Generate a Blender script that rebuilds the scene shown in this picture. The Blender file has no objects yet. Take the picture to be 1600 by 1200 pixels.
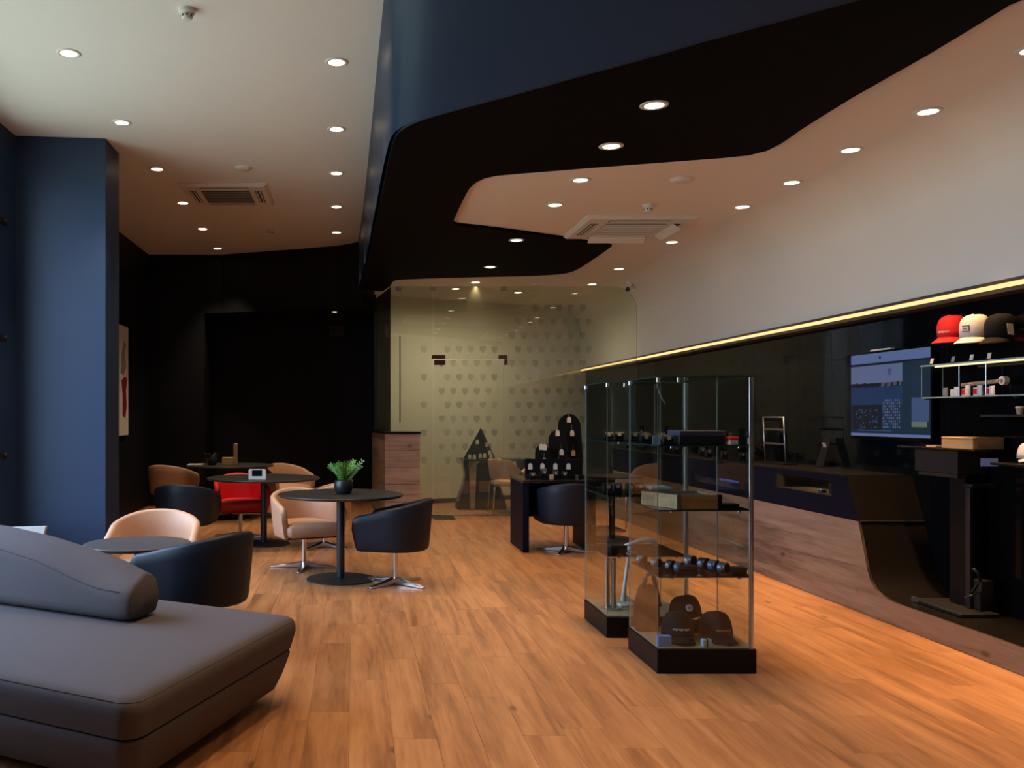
import bpy, bmesh, math, random
from mathutils import Matrix, Vector
random.seed(7)
sc = bpy.context.scene
COL = sc.collection
R = math.radians
PI = math.pi
H = 1.41                      # eye height

# ------------------------------------------------------------------ camera
cd = bpy.data.cameras.new('camera'); cam = bpy.data.objects.new('camera', cd); COL.objects.link(cam)
cam.location = (0, 0, H); cam.rotation_euler = (R(90), 0, 0)
cd.sensor_width = 36; cd.lens = 1400 / 1600 * 36
cd.shift_x = (800 - 554) / 1600; cd.shift_y = 50 / 1600
cd.clip_start = .05; cd.clip_end = 200
sc.camera = cam
# ------------------------------------------------------------------ world, exposure
SKY_STRENGTH = 12.0
LAMP_W = 76.0
LAMP_COL = (1.0, .66, .36)
sc.view_settings.view_transform = 'Standard'; sc.view_settings.look = 'None'
sc.view_settings.gamma = 1; sc.view_settings.exposure = 0.0; sc.view_settings.use_curve_mapping = False
sc.cycles.transparent_max_bounces = 40
sc.cycles.max_bounces = 10
sc.cycles.use_denoising = True
sc.cycles.sample_clamp_indirect = 4
w = bpy.data.worlds.new('world'); sc.world = w; w.use_nodes = True
nt = w.node_tree; nt.nodes.clear()
out = nt.nodes.new('ShaderNodeOutputWorld'); bg = nt.nodes.new('ShaderNodeBackground')
tc = nt.nodes.new('ShaderNodeTexCoord'); sx = nt.nodes.new('ShaderNodeSeparateXYZ'); cr = nt.nodes.new('ShaderNodeValToRGB')
mr = nt.nodes.new('ShaderNodeMapRange'); mr.inputs[1].default_value = -1; mr.inputs[2].default_value = 1
nt.links.new(tc.outputs['Generated'], sx.inputs[0]); nt.links.new(sx.outputs[2], mr.inputs[0])
nt.links.new(mr.outputs[0], cr.inputs[0]); nt.links.new(cr.outputs[0], bg.inputs[0]); nt.links.new(bg.outputs[0], out.inputs[0])
e = cr.color_ramp.elements
e[0].position = 0; e[0].color = (.22, .25, .22, 1)
e[1].position = 1; e[1].color = (.42, .62, 1, 1)
for pos, c in ((.49, (.26, .30, .27, 1)), (.53, (.55, .70, .95, 1))):
    q = cr.color_ramp.elements.new(pos); q.color = c
bg.inputs[1].default_value = SKY_STRENGTH


def portal(name, loc, rot, sx_, sy_):
    l = bpy.data.lights.new(name, 'AREA'); l.shape = 'RECTANGLE'; l.size = sx_; l.size_y = sy_
    l.cycles.is_portal = True
    o = bpy.data.objects.new(name, l); COL.objects.link(o); o.location = loc; o.rotation_euler = rot
    return o


portal('window_portal', (-3.22, 5.46, 2.05), (0, R(-90), 0), 3.2, 4.5)


# ------------------------------------------------------------------ helpers
def px(x, y, Y):
    """point seen at pixel x, y of the photograph at depth Y metres"""
    return Vector(((x - 554) / 1400 * Y, Y, H - (y - 650) / 1400 * Y))


def onz(x, y, z):
    h = (650 - y) / (z - H)
    return ((x - 554) / h, 1400 / h)


class MB:
    def __init__(s):
        s.bm = bmesh.new(); s.mi = 0

    def f(s, vs):
        try:
            fc = s.bm.faces.new(vs); fc.material_index = s.mi; return fc
        except ValueError:
            return None

    def box(s, x0, x1, y0, y1, z0, z1):
        v = [s.bm.verts.new((x, y, z)) for z in (z0, z1) for y in (y0, y1) for x in (x0, x1)]
        for q in ((0, 2, 3, 1), (4, 5, 7, 6), (0, 1, 5, 4), (2, 6, 7, 3), (0, 4, 6, 2), (1, 3, 7, 5)):
            s.f([v[i] for i in q])
        return s

    def obox(s, c, ux, uy, uz):
        """box round centre c with half vectors"""
        c, ux, uy, uz = Vector(c), Vector(ux), Vector(uy), Vector(uz)
        v = [s.bm.verts.new(c + a * ux + b * uy + d * uz) for d in (-1, 1) for b in (-1, 1) for a in (-1, 1)]
        for q in ((0, 2, 3, 1), (4, 5, 7, 6), (0, 1, 5, 4), (2, 6, 7, 3), (0, 4, 6, 2), (1, 3, 7, 5)):
            s.f([v[i] for i in q])
        return s

    def loft(s, rings, cap=True, close=True):
        V = [[s.bm.verts.new(p) for p in r] for r in rings]
        n = len(V[0])
        for a, b in zip(V, V[1:]):
            for i in range(n if close else n - 1):
                j = (i + 1) % n
                s.f([a[i], a[j], b[j], b[i]])
        if cap:
            s.f(V[0][::-1]); s.f(V[-1])
        return s

    def prism(s, pts, axis, a, b):
        def P(p, t):
            return {'z': (p[0], p[1], t), 'x': (t, p[0], p[1]), 'y': (p[0], t, p[1])}[axis]
        if len(pts) <= 5:
            return s.loft([[P(p, a) for p in pts], [P(p, b) for p in pts]])
        from mathutils.geometry import tessellate_polygon
        tris = tessellate_polygon([[Vector((p[0], p[1], 0)) for p in pts]])
        V = [[s.bm.verts.new(P(p, t)) for p in pts] for t in (a, b)]
        n = len(pts)
        for i in range(n):
            j = (i + 1) % n
            s.f([V[0][i], V[0][j], V[1][j], V[1][i]])
        for t in tris:
            s.f([V[0][k] for k in t]); s.f([V[1][k] for k in t[::-1]])
        return s

    def lathe(s, prof, c=(0, 0, 0), seg=24, cap=True):
        rings = [[(c[0] + r * math.cos(2 * PI * i / seg), c[1] + r * math.sin(2 * PI * i / seg), c[2] + z) for i in range(seg)] for r, z in prof]
        return s.loft(rings, cap)

    def cyl(s, c, r, h, seg=24):
        return s.lathe([(r, 0), (r, h)], c, seg)

    def tube(s, path, r, seg=8):
        path = [Vector(p) for p in path]
        rings = []
        for i, p in enumerate(path):
            d = (path[min(i + 1, len(path) - 1)] - path[max(i - 1, 0)]).normalized()
            up = Vector((0, 0, 1)) if abs(d.z) < .9 else Vector((1, 0, 0))
            a = d.cross(up).normalized(); b = d.cross(a)
            rr = r[i] if isinstance(r, (list, tuple)) else r
            rings.append([p + rr * (a * math.cos(2 * PI * k / seg) + b * math.sin(2 * PI * k / seg)) for k in range(seg)])
        return s.loft(rings)

    def bevel(s, w, seg=2, ang=30):
        s.bm.normal_update()
        es = [e for e in s.bm.edges if len(e.link_faces) == 2 and e.calc_face_angle(0) > R(ang)]
        bmesh.ops.bevel(s.bm, geom=es, offset=w, segments=seg, affect='EDGES', profile=.5, clamp_overlap=True)
        return s

    def xf(s, m):
        bmesh.ops.transform(s.bm, matrix=m, verts=s.bm.verts); return s


ROOT = {}


def build(name, mb, mat, parent=None, smooth=False, world=True):
    bm = mb.bm
    bmesh.ops.recalc_face_normals(bm, faces=bm.faces)
    if parent is not None and world:
        m = ROOT.get(parent.name)
        if m is not None:
            bmesh.ops.transform(bm, matrix=m.inverted(), verts=bm.verts)
    me = bpy.data.meshes.new(name)
    bm.to_mesh(me); bm.free()
    for m in (mat if isinstance(mat, (list, tuple)) else [mat]):
        me.materials.append(m)
    if smooth:
        for p in me.polygons:
            p.use_smooth = True
        if smooth is not True:
            try:
                me.set_sharp_from_angle(angle=R(smooth))
            except Exception:
                pass
    o = bpy.data.objects.new(name, me); COL.objects.link(o)
    if parent is not None:
        o.parent = parent
        if parent.name in ROOT:
            ROOT[o.name] = ROOT[parent.name]
    return o


def tag(o, label=None, cat=None, group=None, kind=None):
    if label: o['label'] = label
    if cat: o['category'] = cat
    if group: o['group'] = group
    if kind: o['kind'] = kind
    return o


def thing(name, label, cat, loc=(0, 0, 0), rz=0, group=None):
    o = bpy.data.objects.new(name, None); COL.objects.link(o)
    o.empty_display_size = .1
    o.location = loc; o.rotation_euler = (0, 0, rz)
    ROOT[o.name] = Matrix.Translation(loc) @ Matrix.Rotation(rz, 4, 'Z')
    return tag(o, label, cat, group)


def dup(root, loc, rz, label, group=None):
    r = root.copy(); COL.objects.link(r); r.location = loc; r.rotation_euler = (0, 0, rz)
    r['label'] = label
    ROOT[r.name] = Matrix.Translation(loc) @ Matrix.Rotation(rz, 4, 'Z')
    if group: r['group'] = group
    for ch in list(root.children):
        if ch.type == 'LIGHT':
            continue
        c = ch.copy(); COL.objects.link(c); c.parent = r
        for g in list(ch.children):
            d = g.copy(); COL.objects.link(d); d.parent = c
    return r


def struct(name, mb, mat, smooth=False):
    o = build(name, mb, mat, None, smooth); o['kind'] = 'structure'; return o


def round_poly(pts, r, inset=0, n=6):
    """counter-clockwise polygon, inset, with rounded corners"""
    pts = [Vector(p) for p in pts]; m = len(pts); lines = []
    for i in range(m):
        a, b = pts[i], pts[(i + 1) % m]
        d = (b - a).normalized(); nrm = Vector((-d.y, d.x))
        lines.append((a + nrm * inset, d))
    cs = []
    for i in range(m):
        (p, d), (q, g) = lines[i - 1], lines[i]
        den = d.x * g.y - d.y * g.x
        t = ((q.x - p.x) * g.y - (q.y - p.y) * g.x) / den
        cs.append(p + d * t)
    res = []
    for i in range(m):
        c = cs[i]; d0 = (cs[i - 1] - c).normalized(); d1 = (cs[(i + 1) % m] - c).normalized()
        ang = d0.angle(d1); k = r / math.tan(ang / 2)
        ctr = c + (d0 + d1).normalized() * (r / math.sin(ang / 2))
        a0 = (c + d0 * k) - ctr; a1 = (c + d1 * k) - ctr
        th0 = math.atan2(a0.y, a0.x); th1 = math.atan2(a1.y, a1.x)
        dt = (th1 - th0 + PI) % (2 * PI) - PI
        for j in range(n + 1):
            t = th0 + dt * j / n
            res.append((ctr.x + r * math.cos(t), ctr.y + r * math.sin(t)))
    return res


# ------------------------------------------------------------------ materials
def nodes(name):
    m = bpy.data.materials.new(name); m.use_nodes = True
    n = m.node_tree; return m, n, n.nodes['Principled BSDF']


def mat(name, col, rough=.5, metal=0, var=.12, scale=30, bump=0, spec=.5, emit=None, es=0, coat=0, bscale=None, stretch=None):
    m, n, b = nodes(name)
    tcn = n.nodes.new('ShaderNodeTexCoord'); nz = n.nodes.new('ShaderNodeTexNoise'); nz.inputs['Scale'].default_value = scale
    nz.inputs['Detail'].default_value = 4
    src = tcn.outputs['Object']
    if stretch:
        mp = n.nodes.new('ShaderNodeMapping'); mp.inputs['Scale'].default_value = stretch
        n.links.new(src, mp.inputs[0]); src = mp.outputs[0]
    n.links.new(src, nz.inputs['Vector'])
    mx = n.nodes.new('ShaderNodeMix'); mx.data_type = 'RGBA'
    mx.inputs[6].default_value = (*[c * (1 - var) for c in col], 1); mx.inputs[7].default_value = (*[min(1, c * (1 + var)) for c in col], 1)
    n.links.new(nz.outputs[0], mx.inputs[0]); n.links.new(mx.outputs[2], b.inputs['Base Color'])
    b.inputs['Roughness'].default_value = rough; b.inputs['Metallic'].default_value = metal
    b.inputs['Specular IOR Level'].default_value = spec; b.inputs['Coat Weight'].default_value = coat
    if bump:
        nb = n.nodes.new('ShaderNodeTexNoise'); nb.inputs['Scale'].default_value = bscale or scale * 8
        n.links.new(src, nb.inputs['Vector'])
        bp = n.nodes.new('ShaderNodeBump'); bp.inputs['Strength'].default_value = bump; bp.inputs['Distance'].default_value = .002
        n.links.new(nb.outputs[0], bp.inputs['Height']); n.links.new(bp.outputs[0], b.inputs['Normal'])
    if emit:
        b.inputs['Emission Color'].default_value = (*emit, 1); b.inputs['Emission Strength'].default_value = es
    return m


def wood(name, dark, mid, light, axis='y', rough=.4, obj_random=True, sc_=1.0, bump=.15, knots=True):
    m, n, b = nodes(name)
    N = n.nodes.new; L = n.links.new
    tcn = N('ShaderNodeTexCoord'); mp = N('ShaderNodeMapping')
    S = {'y': (9, .75, 9), 'x': (.75, 9, 9), 'z': (9, 9, .75)}[axis]
    mp.inputs['Scale'].default_value = [v * sc_ for v in S]
    vec = tcn.outputs['Object']
    if obj_random:
        oi = N('ShaderNodeObjectInfo'); ml = N('ShaderNodeMath'); ml.operation = 'MULTIPLY'; ml.inputs[1].default_value = 57.0
        L(oi.outputs['Random'], ml.inputs[0])
        cx = N('ShaderNodeCombineXYZ'); L(ml.outputs[0], cx.inputs[0]); L(ml.outputs[0], cx.inputs[1]); L(ml.outputs[0], cx.inputs[2])
        ad = N('ShaderNodeVectorMath'); ad.operation = 'ADD'; L(vec, ad.inputs[0]); L(cx.outputs[0], ad.inputs[1]); vec = ad.outputs[0]
    L(vec, mp.inputs[0])
    n1 = N('ShaderNodeTexNoise'); n1.inputs['Scale'].default_value = .9; n1.inputs['Detail'].default_value = 5; n1.inputs['Distortion'].default_value = 1.2
    L(mp.outputs[0], n1.inputs['Vector'])
    n2 = N('ShaderNodeTexNoise'); n2.inputs['Scale'].default_value = 6; n2.inputs['Detail'].default_value = 3
    L(mp.outputs[0], n2.inputs['Vector'])
    mx = N('ShaderNodeMix'); mx.inputs[0].default_value = .3
    L(n1.outputs[0], mx.inputs[2]); L(n2.outputs[0], mx.inputs[3])
    rp = N('ShaderNodeValToRGB'); el = rp.color_ramp.elements
    el[0].position = .34; el[0].color = (*dark, 1); el[1].position = .68; el[1].color = (*light, 1)
    q = el.new(.5); q.color = (*mid, 1)
    L(mx.outputs[0], rp.inputs[0])
    col = rp.outputs[0]
    if knots:
        mk = N('ShaderNodeMapping'); mk.inputs['Scale'].default_value = {'y': (5, 2.2, 5), 'x': (2.2, 5, 5), 'z': (5, 5, 2.2)}[axis]
        L(vec, mk.inputs[0])
        vo = N('ShaderNodeTexVoronoi'); vo.inputs['Scale'].default_value = .8; L(mk.outputs[0], vo.inputs['Vector'])
        kr = N('ShaderNodeMapRange'); kr.inputs[1].default_value = .035; kr.inputs[2].default_value = .10; kr.inputs[3].default_value = .75; kr.inputs[4].default_value = 0
        L(vo.outputs['Distance'], kr.inputs[0])
        km = N('ShaderNodeMix'); km.data_type = 'RGBA'; km.inputs[7].default_value = (*[c * .35 for c in dark], 1)
        L(kr.outputs[0], km.inputs[0]); L(col, km.inputs[6]); col = km.outputs[2]
    if obj_random:
        hv = N('ShaderNodeHueSaturation'); vr = N('ShaderNodeMapRange'); vr.inputs[3].default_value = .90; vr.inputs[4].default_value = 1.08
        L(oi.outputs['Random'], vr.inputs[0]); L(vr.outputs[0], hv.inputs['Value']); L(col, hv.inputs['Color']); col = hv.outputs[0]
    L(col, b.inputs['Base Color'])
    b.inputs['Roughness'].default_value = rough
    bp = N('ShaderNodeBump'); bp.inputs['Strength'].default_value = bump; bp.inputs['Distance'].default_value = .001
    L(n2.outputs[0], bp.inputs['Height']); L(bp.outputs[0], b.inputs['Normal'])
    return m


def glass(name, tint, boost=1.0, veil=0):  # last argument: diffuse share, for frosting and for added haze
    m = bpy.data.materials.new(name); m.use_nodes = True; n = m.node_tree; n.nodes.clear()
    N = n.nodes.new; L = n.links.new
    o = N('ShaderNodeOutputMaterial'); tr = N('ShaderNodeBsdfTransparent'); gl = N('ShaderNodeBsdfGlossy'); mx = N('ShaderNodeMixShader')
    gl.inputs['Roughness'].default_value = .01
    tr.inputs[0].default_value = (*tint, 1)
    lw = N('ShaderNodeLayerWeight'); lw.inputs[0].default_value = .5
    pw = N('ShaderNodeMath'); pw.operation = 'POWER'; pw.inputs[1].default_value = 4.5; L(lw.outputs['Facing'], pw.inputs[0])
    ma = N('ShaderNodeMath'); ma.operation = 'MULTIPLY_ADD'; ma.inputs[1].default_value = .8; ma.inputs[2].default_value = .042 * boost
    L(pw.outputs[0], ma.inputs[0]); L(ma.outputs[0], mx.inputs[0]); L(tr.outputs[0], mx.inputs[1]); L(gl.outputs[0], mx.inputs[2])
    if veil:
        df = N('ShaderNodeBsdfDiffuse'); df.inputs[0].default_value = (.7, .75, .6, 1); m2 = N('ShaderNodeMixShader'); m2.inputs[0].default_value = veil
        L(mx.outputs[0], m2.inputs[1]); L(df.outputs[0], m2.inputs[2]); L(m2.outputs[0], o.inputs[0])
    else:
        L(mx.outputs[0], o.inputs[0])
    return m


def emis(name, col, s):
    return mat(name, (.01, .01, .01), .5, spec=.1, emit=col, es=s)


M = {}
M['floor'] = wood('oak_floor', (.20, .083, .033), (.355, .158, .062), (.47, .230, .098), 'y', .42)
M['oak'] = wood('oak_panel', (.125, .076, .047), (.245, .155, .098), (.33, .215, .14), 'y', .5, sc_=.8)
M['oakx'] = wood('oak_board', (.22, .13, .085), (.36, .23, .155), (.46, .31, .215), 'x', .5)
M['pale_wood'] = wood('pale_wood', (.42, .24, .10), (.52, .31, .14), (.60, .37, .18), 'y', .5, knots=False)
M['tray_wood'] = wood('tray_wood', (.20, .125, .045), (.29, .19, .07), (.36, .24, .10), 'x', .5, knots=False)
M['white'] = mat('white_paint', (.72, .73, .72), .7, var=.02, scale=6, bump=.05)
M['cream'] = mat('cream_paint', (.78, .71, .63), .7, var=.02, scale=6, bump=.05)
M['wallw'] = mat('wall_paint', (.74, .70, .64), .65, var=.02, scale=6, bump=.05)
M['beige'] = mat('beige_paint', (.66, .61, .49), .7, var=.03, scale=5)
M['navy'] = mat('navy_paint', (.0115, .034, .088), .5, var=.06, scale=4, bump=.04)
M['fascia'] = mat('fascia_paint', (.013, .031, .070), .42, var=.05, scale=4, spec=.2)
M['blackwall'] = mat('black_navy_paint', (.0045, .0055, .009), .6, var=.1, scale=4, spec=.25)
M['soffit'] = mat('soffit_paint', (.0034, .0032, .0030), .8, var=.1, scale=4, spec=.05)
M['gblack'] = mat('black_glass', (.003, .0034, .004), .05, var=.1, scale=3, spec=.08)
M['panelblack'] = mat('black_gloss_panel', (.010, .008, .0065), .22, var=.1, scale=3, spec=.45)
M['navyband'] = mat('navy_lacquer', (.0030, .0044, .013), .5, var=.1, scale=3, spec=.1)
M['blackmetal'] = mat('black_metal', (.012, .012, .014), .45, var=.1, scale=40, bump=.03)
M['tablemetal'] = mat('powder_coat', (.017, .015, .015), .42, var=.1, scale=60, bump=.05)
M['baseblack'] = mat('black_lacquer', (.004, .004, .005), .45, var=.1, spec=.2)
M['chrome'] = mat('chrome', (.70, .70, .72), .22, 1, var=.03)
M['steel'] = mat('brushed_steel', (.55, .57, .58), .32, 1, var=.05)
M['bronze'] = mat('bronze_hinge', (.22, .12, .10), .3, 1, var=.05)
M['alu'] = mat('dark_aluminium', (.16, .12, .095), .4, .6, var=.05)
M['sofa'] = mat('taupe_weave', (.094, .080, .083), .9, var=.22, scale=260, bump=.5, bscale=500, spec=.2)
M['tan'] = mat('tan_leather', (.52, .295, .180), .5, var=.06, scale=25, bump=.15, bscale=220)
M['navyl'] = mat('navy_leather', (.0065, .011, .020), .5, var=.1, scale=25, bump=.15, bscale=220, spec=.3)
M['red'] = mat('red_leather', (.62, .010, .012), .5, var=.06, scale=25, bump=.12, bscale=220)
M['plastic'] = mat('white_plastic', (.68, .66, .62), .45, var=.02)
M['slot'] = mat('dark_slot', (.02, .018, .016), .7)
M['grille'] = mat('grey_grille', (.24, .23, .21), .6)
M['leaf'] = mat('leaf_green', (.11, .27, .05), .45, var=.5, scale=25)
M['leafdark'] = mat('leaf_dark', (.02, .05, .012), .5, var=.4, scale=25)
M['pot'] = mat('black_ceramic', (.010, .011, .014), .4)
M['paper'] = mat('white_paper', (.72, .68, .63), .7, var=.04)
M['tagm'] = mat('tag_card', (.70, .62, .50), .6, var=.06)
M['kraft'] = mat('kraft_card', (.45, .27, .15), .7)
M['velvet'] = mat('black_velvet', (.006, .006, .007), .9, spec=.1)
M['capblack'] = mat('black_cotton', (.0070, .0076, .0098), .85, var=.2, scale=200, bump=.3, spec=.15)
M['capbrown'] = mat('charcoal_cotton', (.010, .0075, .0065), .85, var=.2, scale=200, bump=.3, spec=.15)
M['capred'] = mat('red_cotton', (.75, .012, .010), .8, var=.05, scale=200, bump=.2)
M['capwhite'] = mat('white_cotton', (.70, .60, .52), .8, var=.05, scale=200, bump=.2)
M['blue'] = mat('blue_card', (.10, .24, .62), .5)
M['bluebox'] = mat('dark_blue_box', (.030, .036, .085), .5)
M['ltblue'] = mat('pale_blue_card', (.30, .48, .62), .4)
M['beigemat'] = mat('beige_liner', (.40, .30, .17), .6)
M['smoke'] = glass('smoked_glass', (.30, .31, .30), 1.2)
M['gcase'] = glass('clear_glass', (.955, .972, .962), 1.0)
M['gedge'] = mat('glass_edge', (.020, .045, .042), .15, var=.1)
M['gedgel'] = mat('glass_edge_bright', (.25, .36, .34), .15, var=.1)
M['gpart'] = glass('partition_glass', (.86, .90, .84), 1.3, veil=.045)  # pale diffuse haze added to lift the partition's brightness
M['gwin'] = glass('window_glass', (.96, .98, .98), 1.0)
M['decal'] = glass('frosted_decal', (.78, .78, .78), 1.0, veil=.06)
M['lamp'] = emis('lamp_glow', (1.0, .80, .50), 9)
M['led'] = emis('led_glow', (1.0, .62, .25), 1.5)
M['ledw'] = emis('led_shelf_glow', (1.0, .82, .45), 1.2)
M['ledblue'] = emis('led_blue_glow', (.10, .14, .62), .55)
M['frame'] = mat('window_frame_grey', (.05, .055, .06), .4, .3)
M['mat_'] = mat('door_mat', (.035, .033, .03), .95, bump=.5)

# ================================================================== STRUCTURE
# ---- floor: base slab and separate planks
fl = struct('floor', MB().box(-3.6, 4.6, -3.0, 19, -.10, -.004), M['floor'])
PW, PL = .192, 1.285
pm = MB().box(-PW / 2 + .0006, PW / 2 - .0006, -PL / 2 + .0008, PL / 2 - .0008, -.012, 0).bevel(.0007, 1)
plank0 = build('plank', pm, M['floor'], fl)
plank0.location = (0, -1.5, 0)
first = True; cnt = 0
rowx = []
x = -3.0
while x < 3.72:
    rowx.append(x); x += PW
for i, x in enumerate(rowx):
    y = 2.7 + random.random() * PL - PL
    while y < 12.6:
        yc = y + PL / 2; y1 = min(y + PL, 12.75)
        pxl = 554 + x / max(yc, 1) * 1400
        vis = y1 > 3.55 and x + PW / 2 < 3.66 and 554 + (x + .1) / max(y1, 1) * 1400 > 0 and 554 + (x - .1) / max(y1, 1) * 1400 < 1640
        # hidden under the sofa / behind the column
        if x < -.9 and y1 < 6.0: vis = False
        if x < -2.2 and y < 8.8: vis = False
        if x < -1.6 and y1 < 7.4: vis = False
        if vis:
            if first:
                o = plank0; first = False
            else:
                o = plank0.copy(); COL.objects.link(o)
            o.location = (x, yc, 0); o.parent = fl; cnt += 1
        y += PL
print('planks', cnt)

# ---- ceilings
ZL, ZU = 3.27, 3.95
outer_px = [(1345, 0), (1220, 34), (1100, 66), (1000, 95), (900, 122), (800, 150), (720, 171), (680, 182), (660, 188), (645, 194), (633, 200), (624, 207), (618, 215), (613, 228), (608, 248), (600, 285), (590, 335), (580, 384), (572, 420), (565, 455)]
outer = [onz(a, b, ZL) for a, b in outer_px]
outer = [(4.6, 1.9), (3.5, 2.88)] + outer
outer[-1] = (.08, 13.2)
inner_px = [(1598, 0), (1578, 8), (1562, 18), (1510, 50), (1450, 86), (1390, 120), (1330, 154), (1280, 185), (1250, 204), (1232, 217), (1218, 226), (1198, 236), (1170, 243), (1130, 247), (1050, 253), (920, 263), (808, 272), (775, 275), (757, 279), (744, 285), (734, 294), (727, 306), (720, 320), (712, 337), (708, 347), (710, 351), (718, 353), (740, 355), (800, 362), (880, 373), (956, 385), (938, 398), (920, 410), (908, 418), (896, 424), (886, 427), (872, 429), (840, 431), (760, 433), (680, 435), (628, 437), (618, 438), (613, 441), (610, 447)]
inner = [(3.12, 1.9), (3.04, 3.3)] + [onz(a, b, ZL) for a, b in inner_px]
soff = outer + [(.42, 13.4)] + inner[::-1]
struct('ceiling_soffit', MB().prism(soff, 'z', ZL, ZL + .028), M['soffit'])
cream = outer[:] + [(.08, 13.2), (.0, 19), (4.25, 19), (4.25, 1.9)]
cream = [p for i, p in enumerate(cream) if i == 0 or (Vector(p) - Vector(cream[i - 1])).length > 1e-4]
struct('ceiling', MB().prism(cream, 'z', ZL + .03, ZL + .08), M['cream'])
# upper ceiling over the lounge (one piece, runs above the low ceiling too)
struct('ceiling', MB().box(-3.6, 4.6, -3.0, 16.2, ZU, ZU + .1), M['white'])
# fascia between the two levels
mb = MB()
off = []
for i, p in enumerate(outer):
    a = Vector(outer[max(0, i - 1)]); b = Vector(outer[min(len(outer) - 1, i + 1)])
    d = (b - a).normalized(); nr = Vector((d.y, -d.x))
    off.append(Vector(p) + nr * -.03)
# the fascia leans out: its upper edge runs on straight towards the camera before it turns
lean = []
for i, p in enumerate(outer):
    k = min(1, max(0, (13.2 - p[1]) / 7.2)) if i > 8 else 1
    lean.append((p[0] - .045 * k * (1 if i > 12 else 0), p[1] - 1.05 * k))
back = [(p.x, p.y) for p in off]
lback = [(q[0] + (b_[0] - p[0]), q[1] + (b_[1] - p[1])) for q, b_, p in zip(lean, back, outer)]
mb.loft([[(x, y, ZL + .001) for x, y in list(outer) + back[::-1]], [(x, y, ZU - .0005) for x, y in lean + lback[::-1]]], cap=False)
struct('wall_fascia', mb, M['fascia'], smooth=35)

# ---- right wall: white upper part with a coved top
XW = 4.02
prof = [(XW + .2, 2.25), (XW, 2.25), (XW, 2.9)]
rc = .42
for k in range(13):
    a = PI * .5 * k / 12
    prof.append((XW - rc + rc * math.cos(a), ZL + .03 - rc + rc * math.sin(a)))
prof += [(XW - rc - .02, ZL + .06), (XW + .2, ZL + .06)]
struct('wall_right', MB().prism(prof, 'y', -2.99, 16.4), M['wallw'], smooth=25)
# dark carcass wall behind the black glass
struct('wall_right_lower', MB().box(4.14, 4.3, -2.99, 16.4, 0, 2.25), M['baseblack'])
# black glass panels, one by one
edges = [16.0, 14.3, 12.66, 10.9, 9.2, 8.27, 7.73, 6.98, 6.0, 4.9, 3.6, 2.2, .6, -1.2, -2.98]
wg = thing('glass_wall_cladding', 'glossy black glass panels lining the right wall under the light strip', 'wall panel', (4.13, 9, .1))
for a, b in zip(edges, edges[1:]):
    build('panel', MB().box(4.115, 4.139, b + .0012, a - .0012, .17, 2.168), M['gblack'], wg)
# light strip
LSY = 15.8
ls = thing('light_strip', 'long warm light strip running under the white right wall', 'light', (4.0, 9, 2.16))
build('upper_channel', MB().box(3.985, 4.13, -2.95, LSY, 2.228, 2.249), M['alu'], ls)
build('diffuser', MB().box(3.995, 4.10, -2.95, LSY, 2.198, 2.228), M['led'], ls)
build('lower_channel', MB().box(3.99, 4.13, -2.95, LSY, 2.172, 2.198), M['alu'], ls)

# ---- glass room: back wall, floor trim
struct('wall_office_side', MB().prism([(.31, 13.94), (.335, 13.95), (.335, 15.19), (.301, 15.19)], 'z', 0, ZL + .03), M['blackwall'])
bw = [(.34, 14.01), (4.2, 15.98), (4.2, 16.2), (.34, 14.25)]
struct('wall_back_office', MB().prism(bw, 'z', 0, ZL + .03), M['beige'])
bb = [(.34, 13.99), (4.2, 15.96), (4.2, 15.98), (.34, 14.01)]
struct('baseboard_office', MB().prism(bb, 'z', 0, .07), M['blackmetal'])

# ---- left lounge: dark back wall, bulkhead, column, window wall
struct('wall_back', MB().prism([(-3.4, 14.1), (-2.36, 14.1), (-2.36, 15.0), (.30, 15.0), (.30, 15.2), (-3.4, 15.2)], 'z', 0, ZU), M['blackwall'])
bulk = [(-2.36, 14.1), (-2.1, 14.1), (-1.52, 13.88), (-.9, 13.64), (-.28, 13.38), (-.06, 13.2), (.11, 13.0), (.3, 13.4), (.3, 14.99), (-2.36, 14.99)]
struct('wall_bulkhead', MB().prism(bulk, 'z', 3.03, ZU - .001), M['blackwall'])
struct('wall_left_rear', MB().box(-3.5, -3.24, 8.67, 14.1, 0, ZU - .001), M['blackwall'])
struct('wall_column', MB().prism([(-3.5, 8.12), (-3.07, 8.12), (-2.28, 8.2), (-2.28, 8.67), (-3.5, 8.67)], 'z', 0, ZU - .001), M['navy'])
struct('wall_left_pier', MB().box(-3.4, -3.07, 7.7, 8.12, 0, 3.65), M['navy'])
struct('wall_left_header', MB().box(-3.4, -3.07, -3.0, 8.12, 3.65, ZU - .001), M['navy'])
struct('wall_left_sill', MB().box(-3.4, -3.07, -3.0, 7.7, 0, .45), M['navy'])
struct('wall_right_near', MB().box(4.14, 4.3, -3.0, 1.9, ZL + .09, ZU - .001), M['wallw'])
struct('wall_front', MB().box(-3.4, 4.6, -3.2, -3.0, 0, ZU - .001), M['navy'])
struct('wall_left_near', MB().box(-3.4, -3.07, -3.0, 3.2, .45, 3.65), M['navy'])


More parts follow.
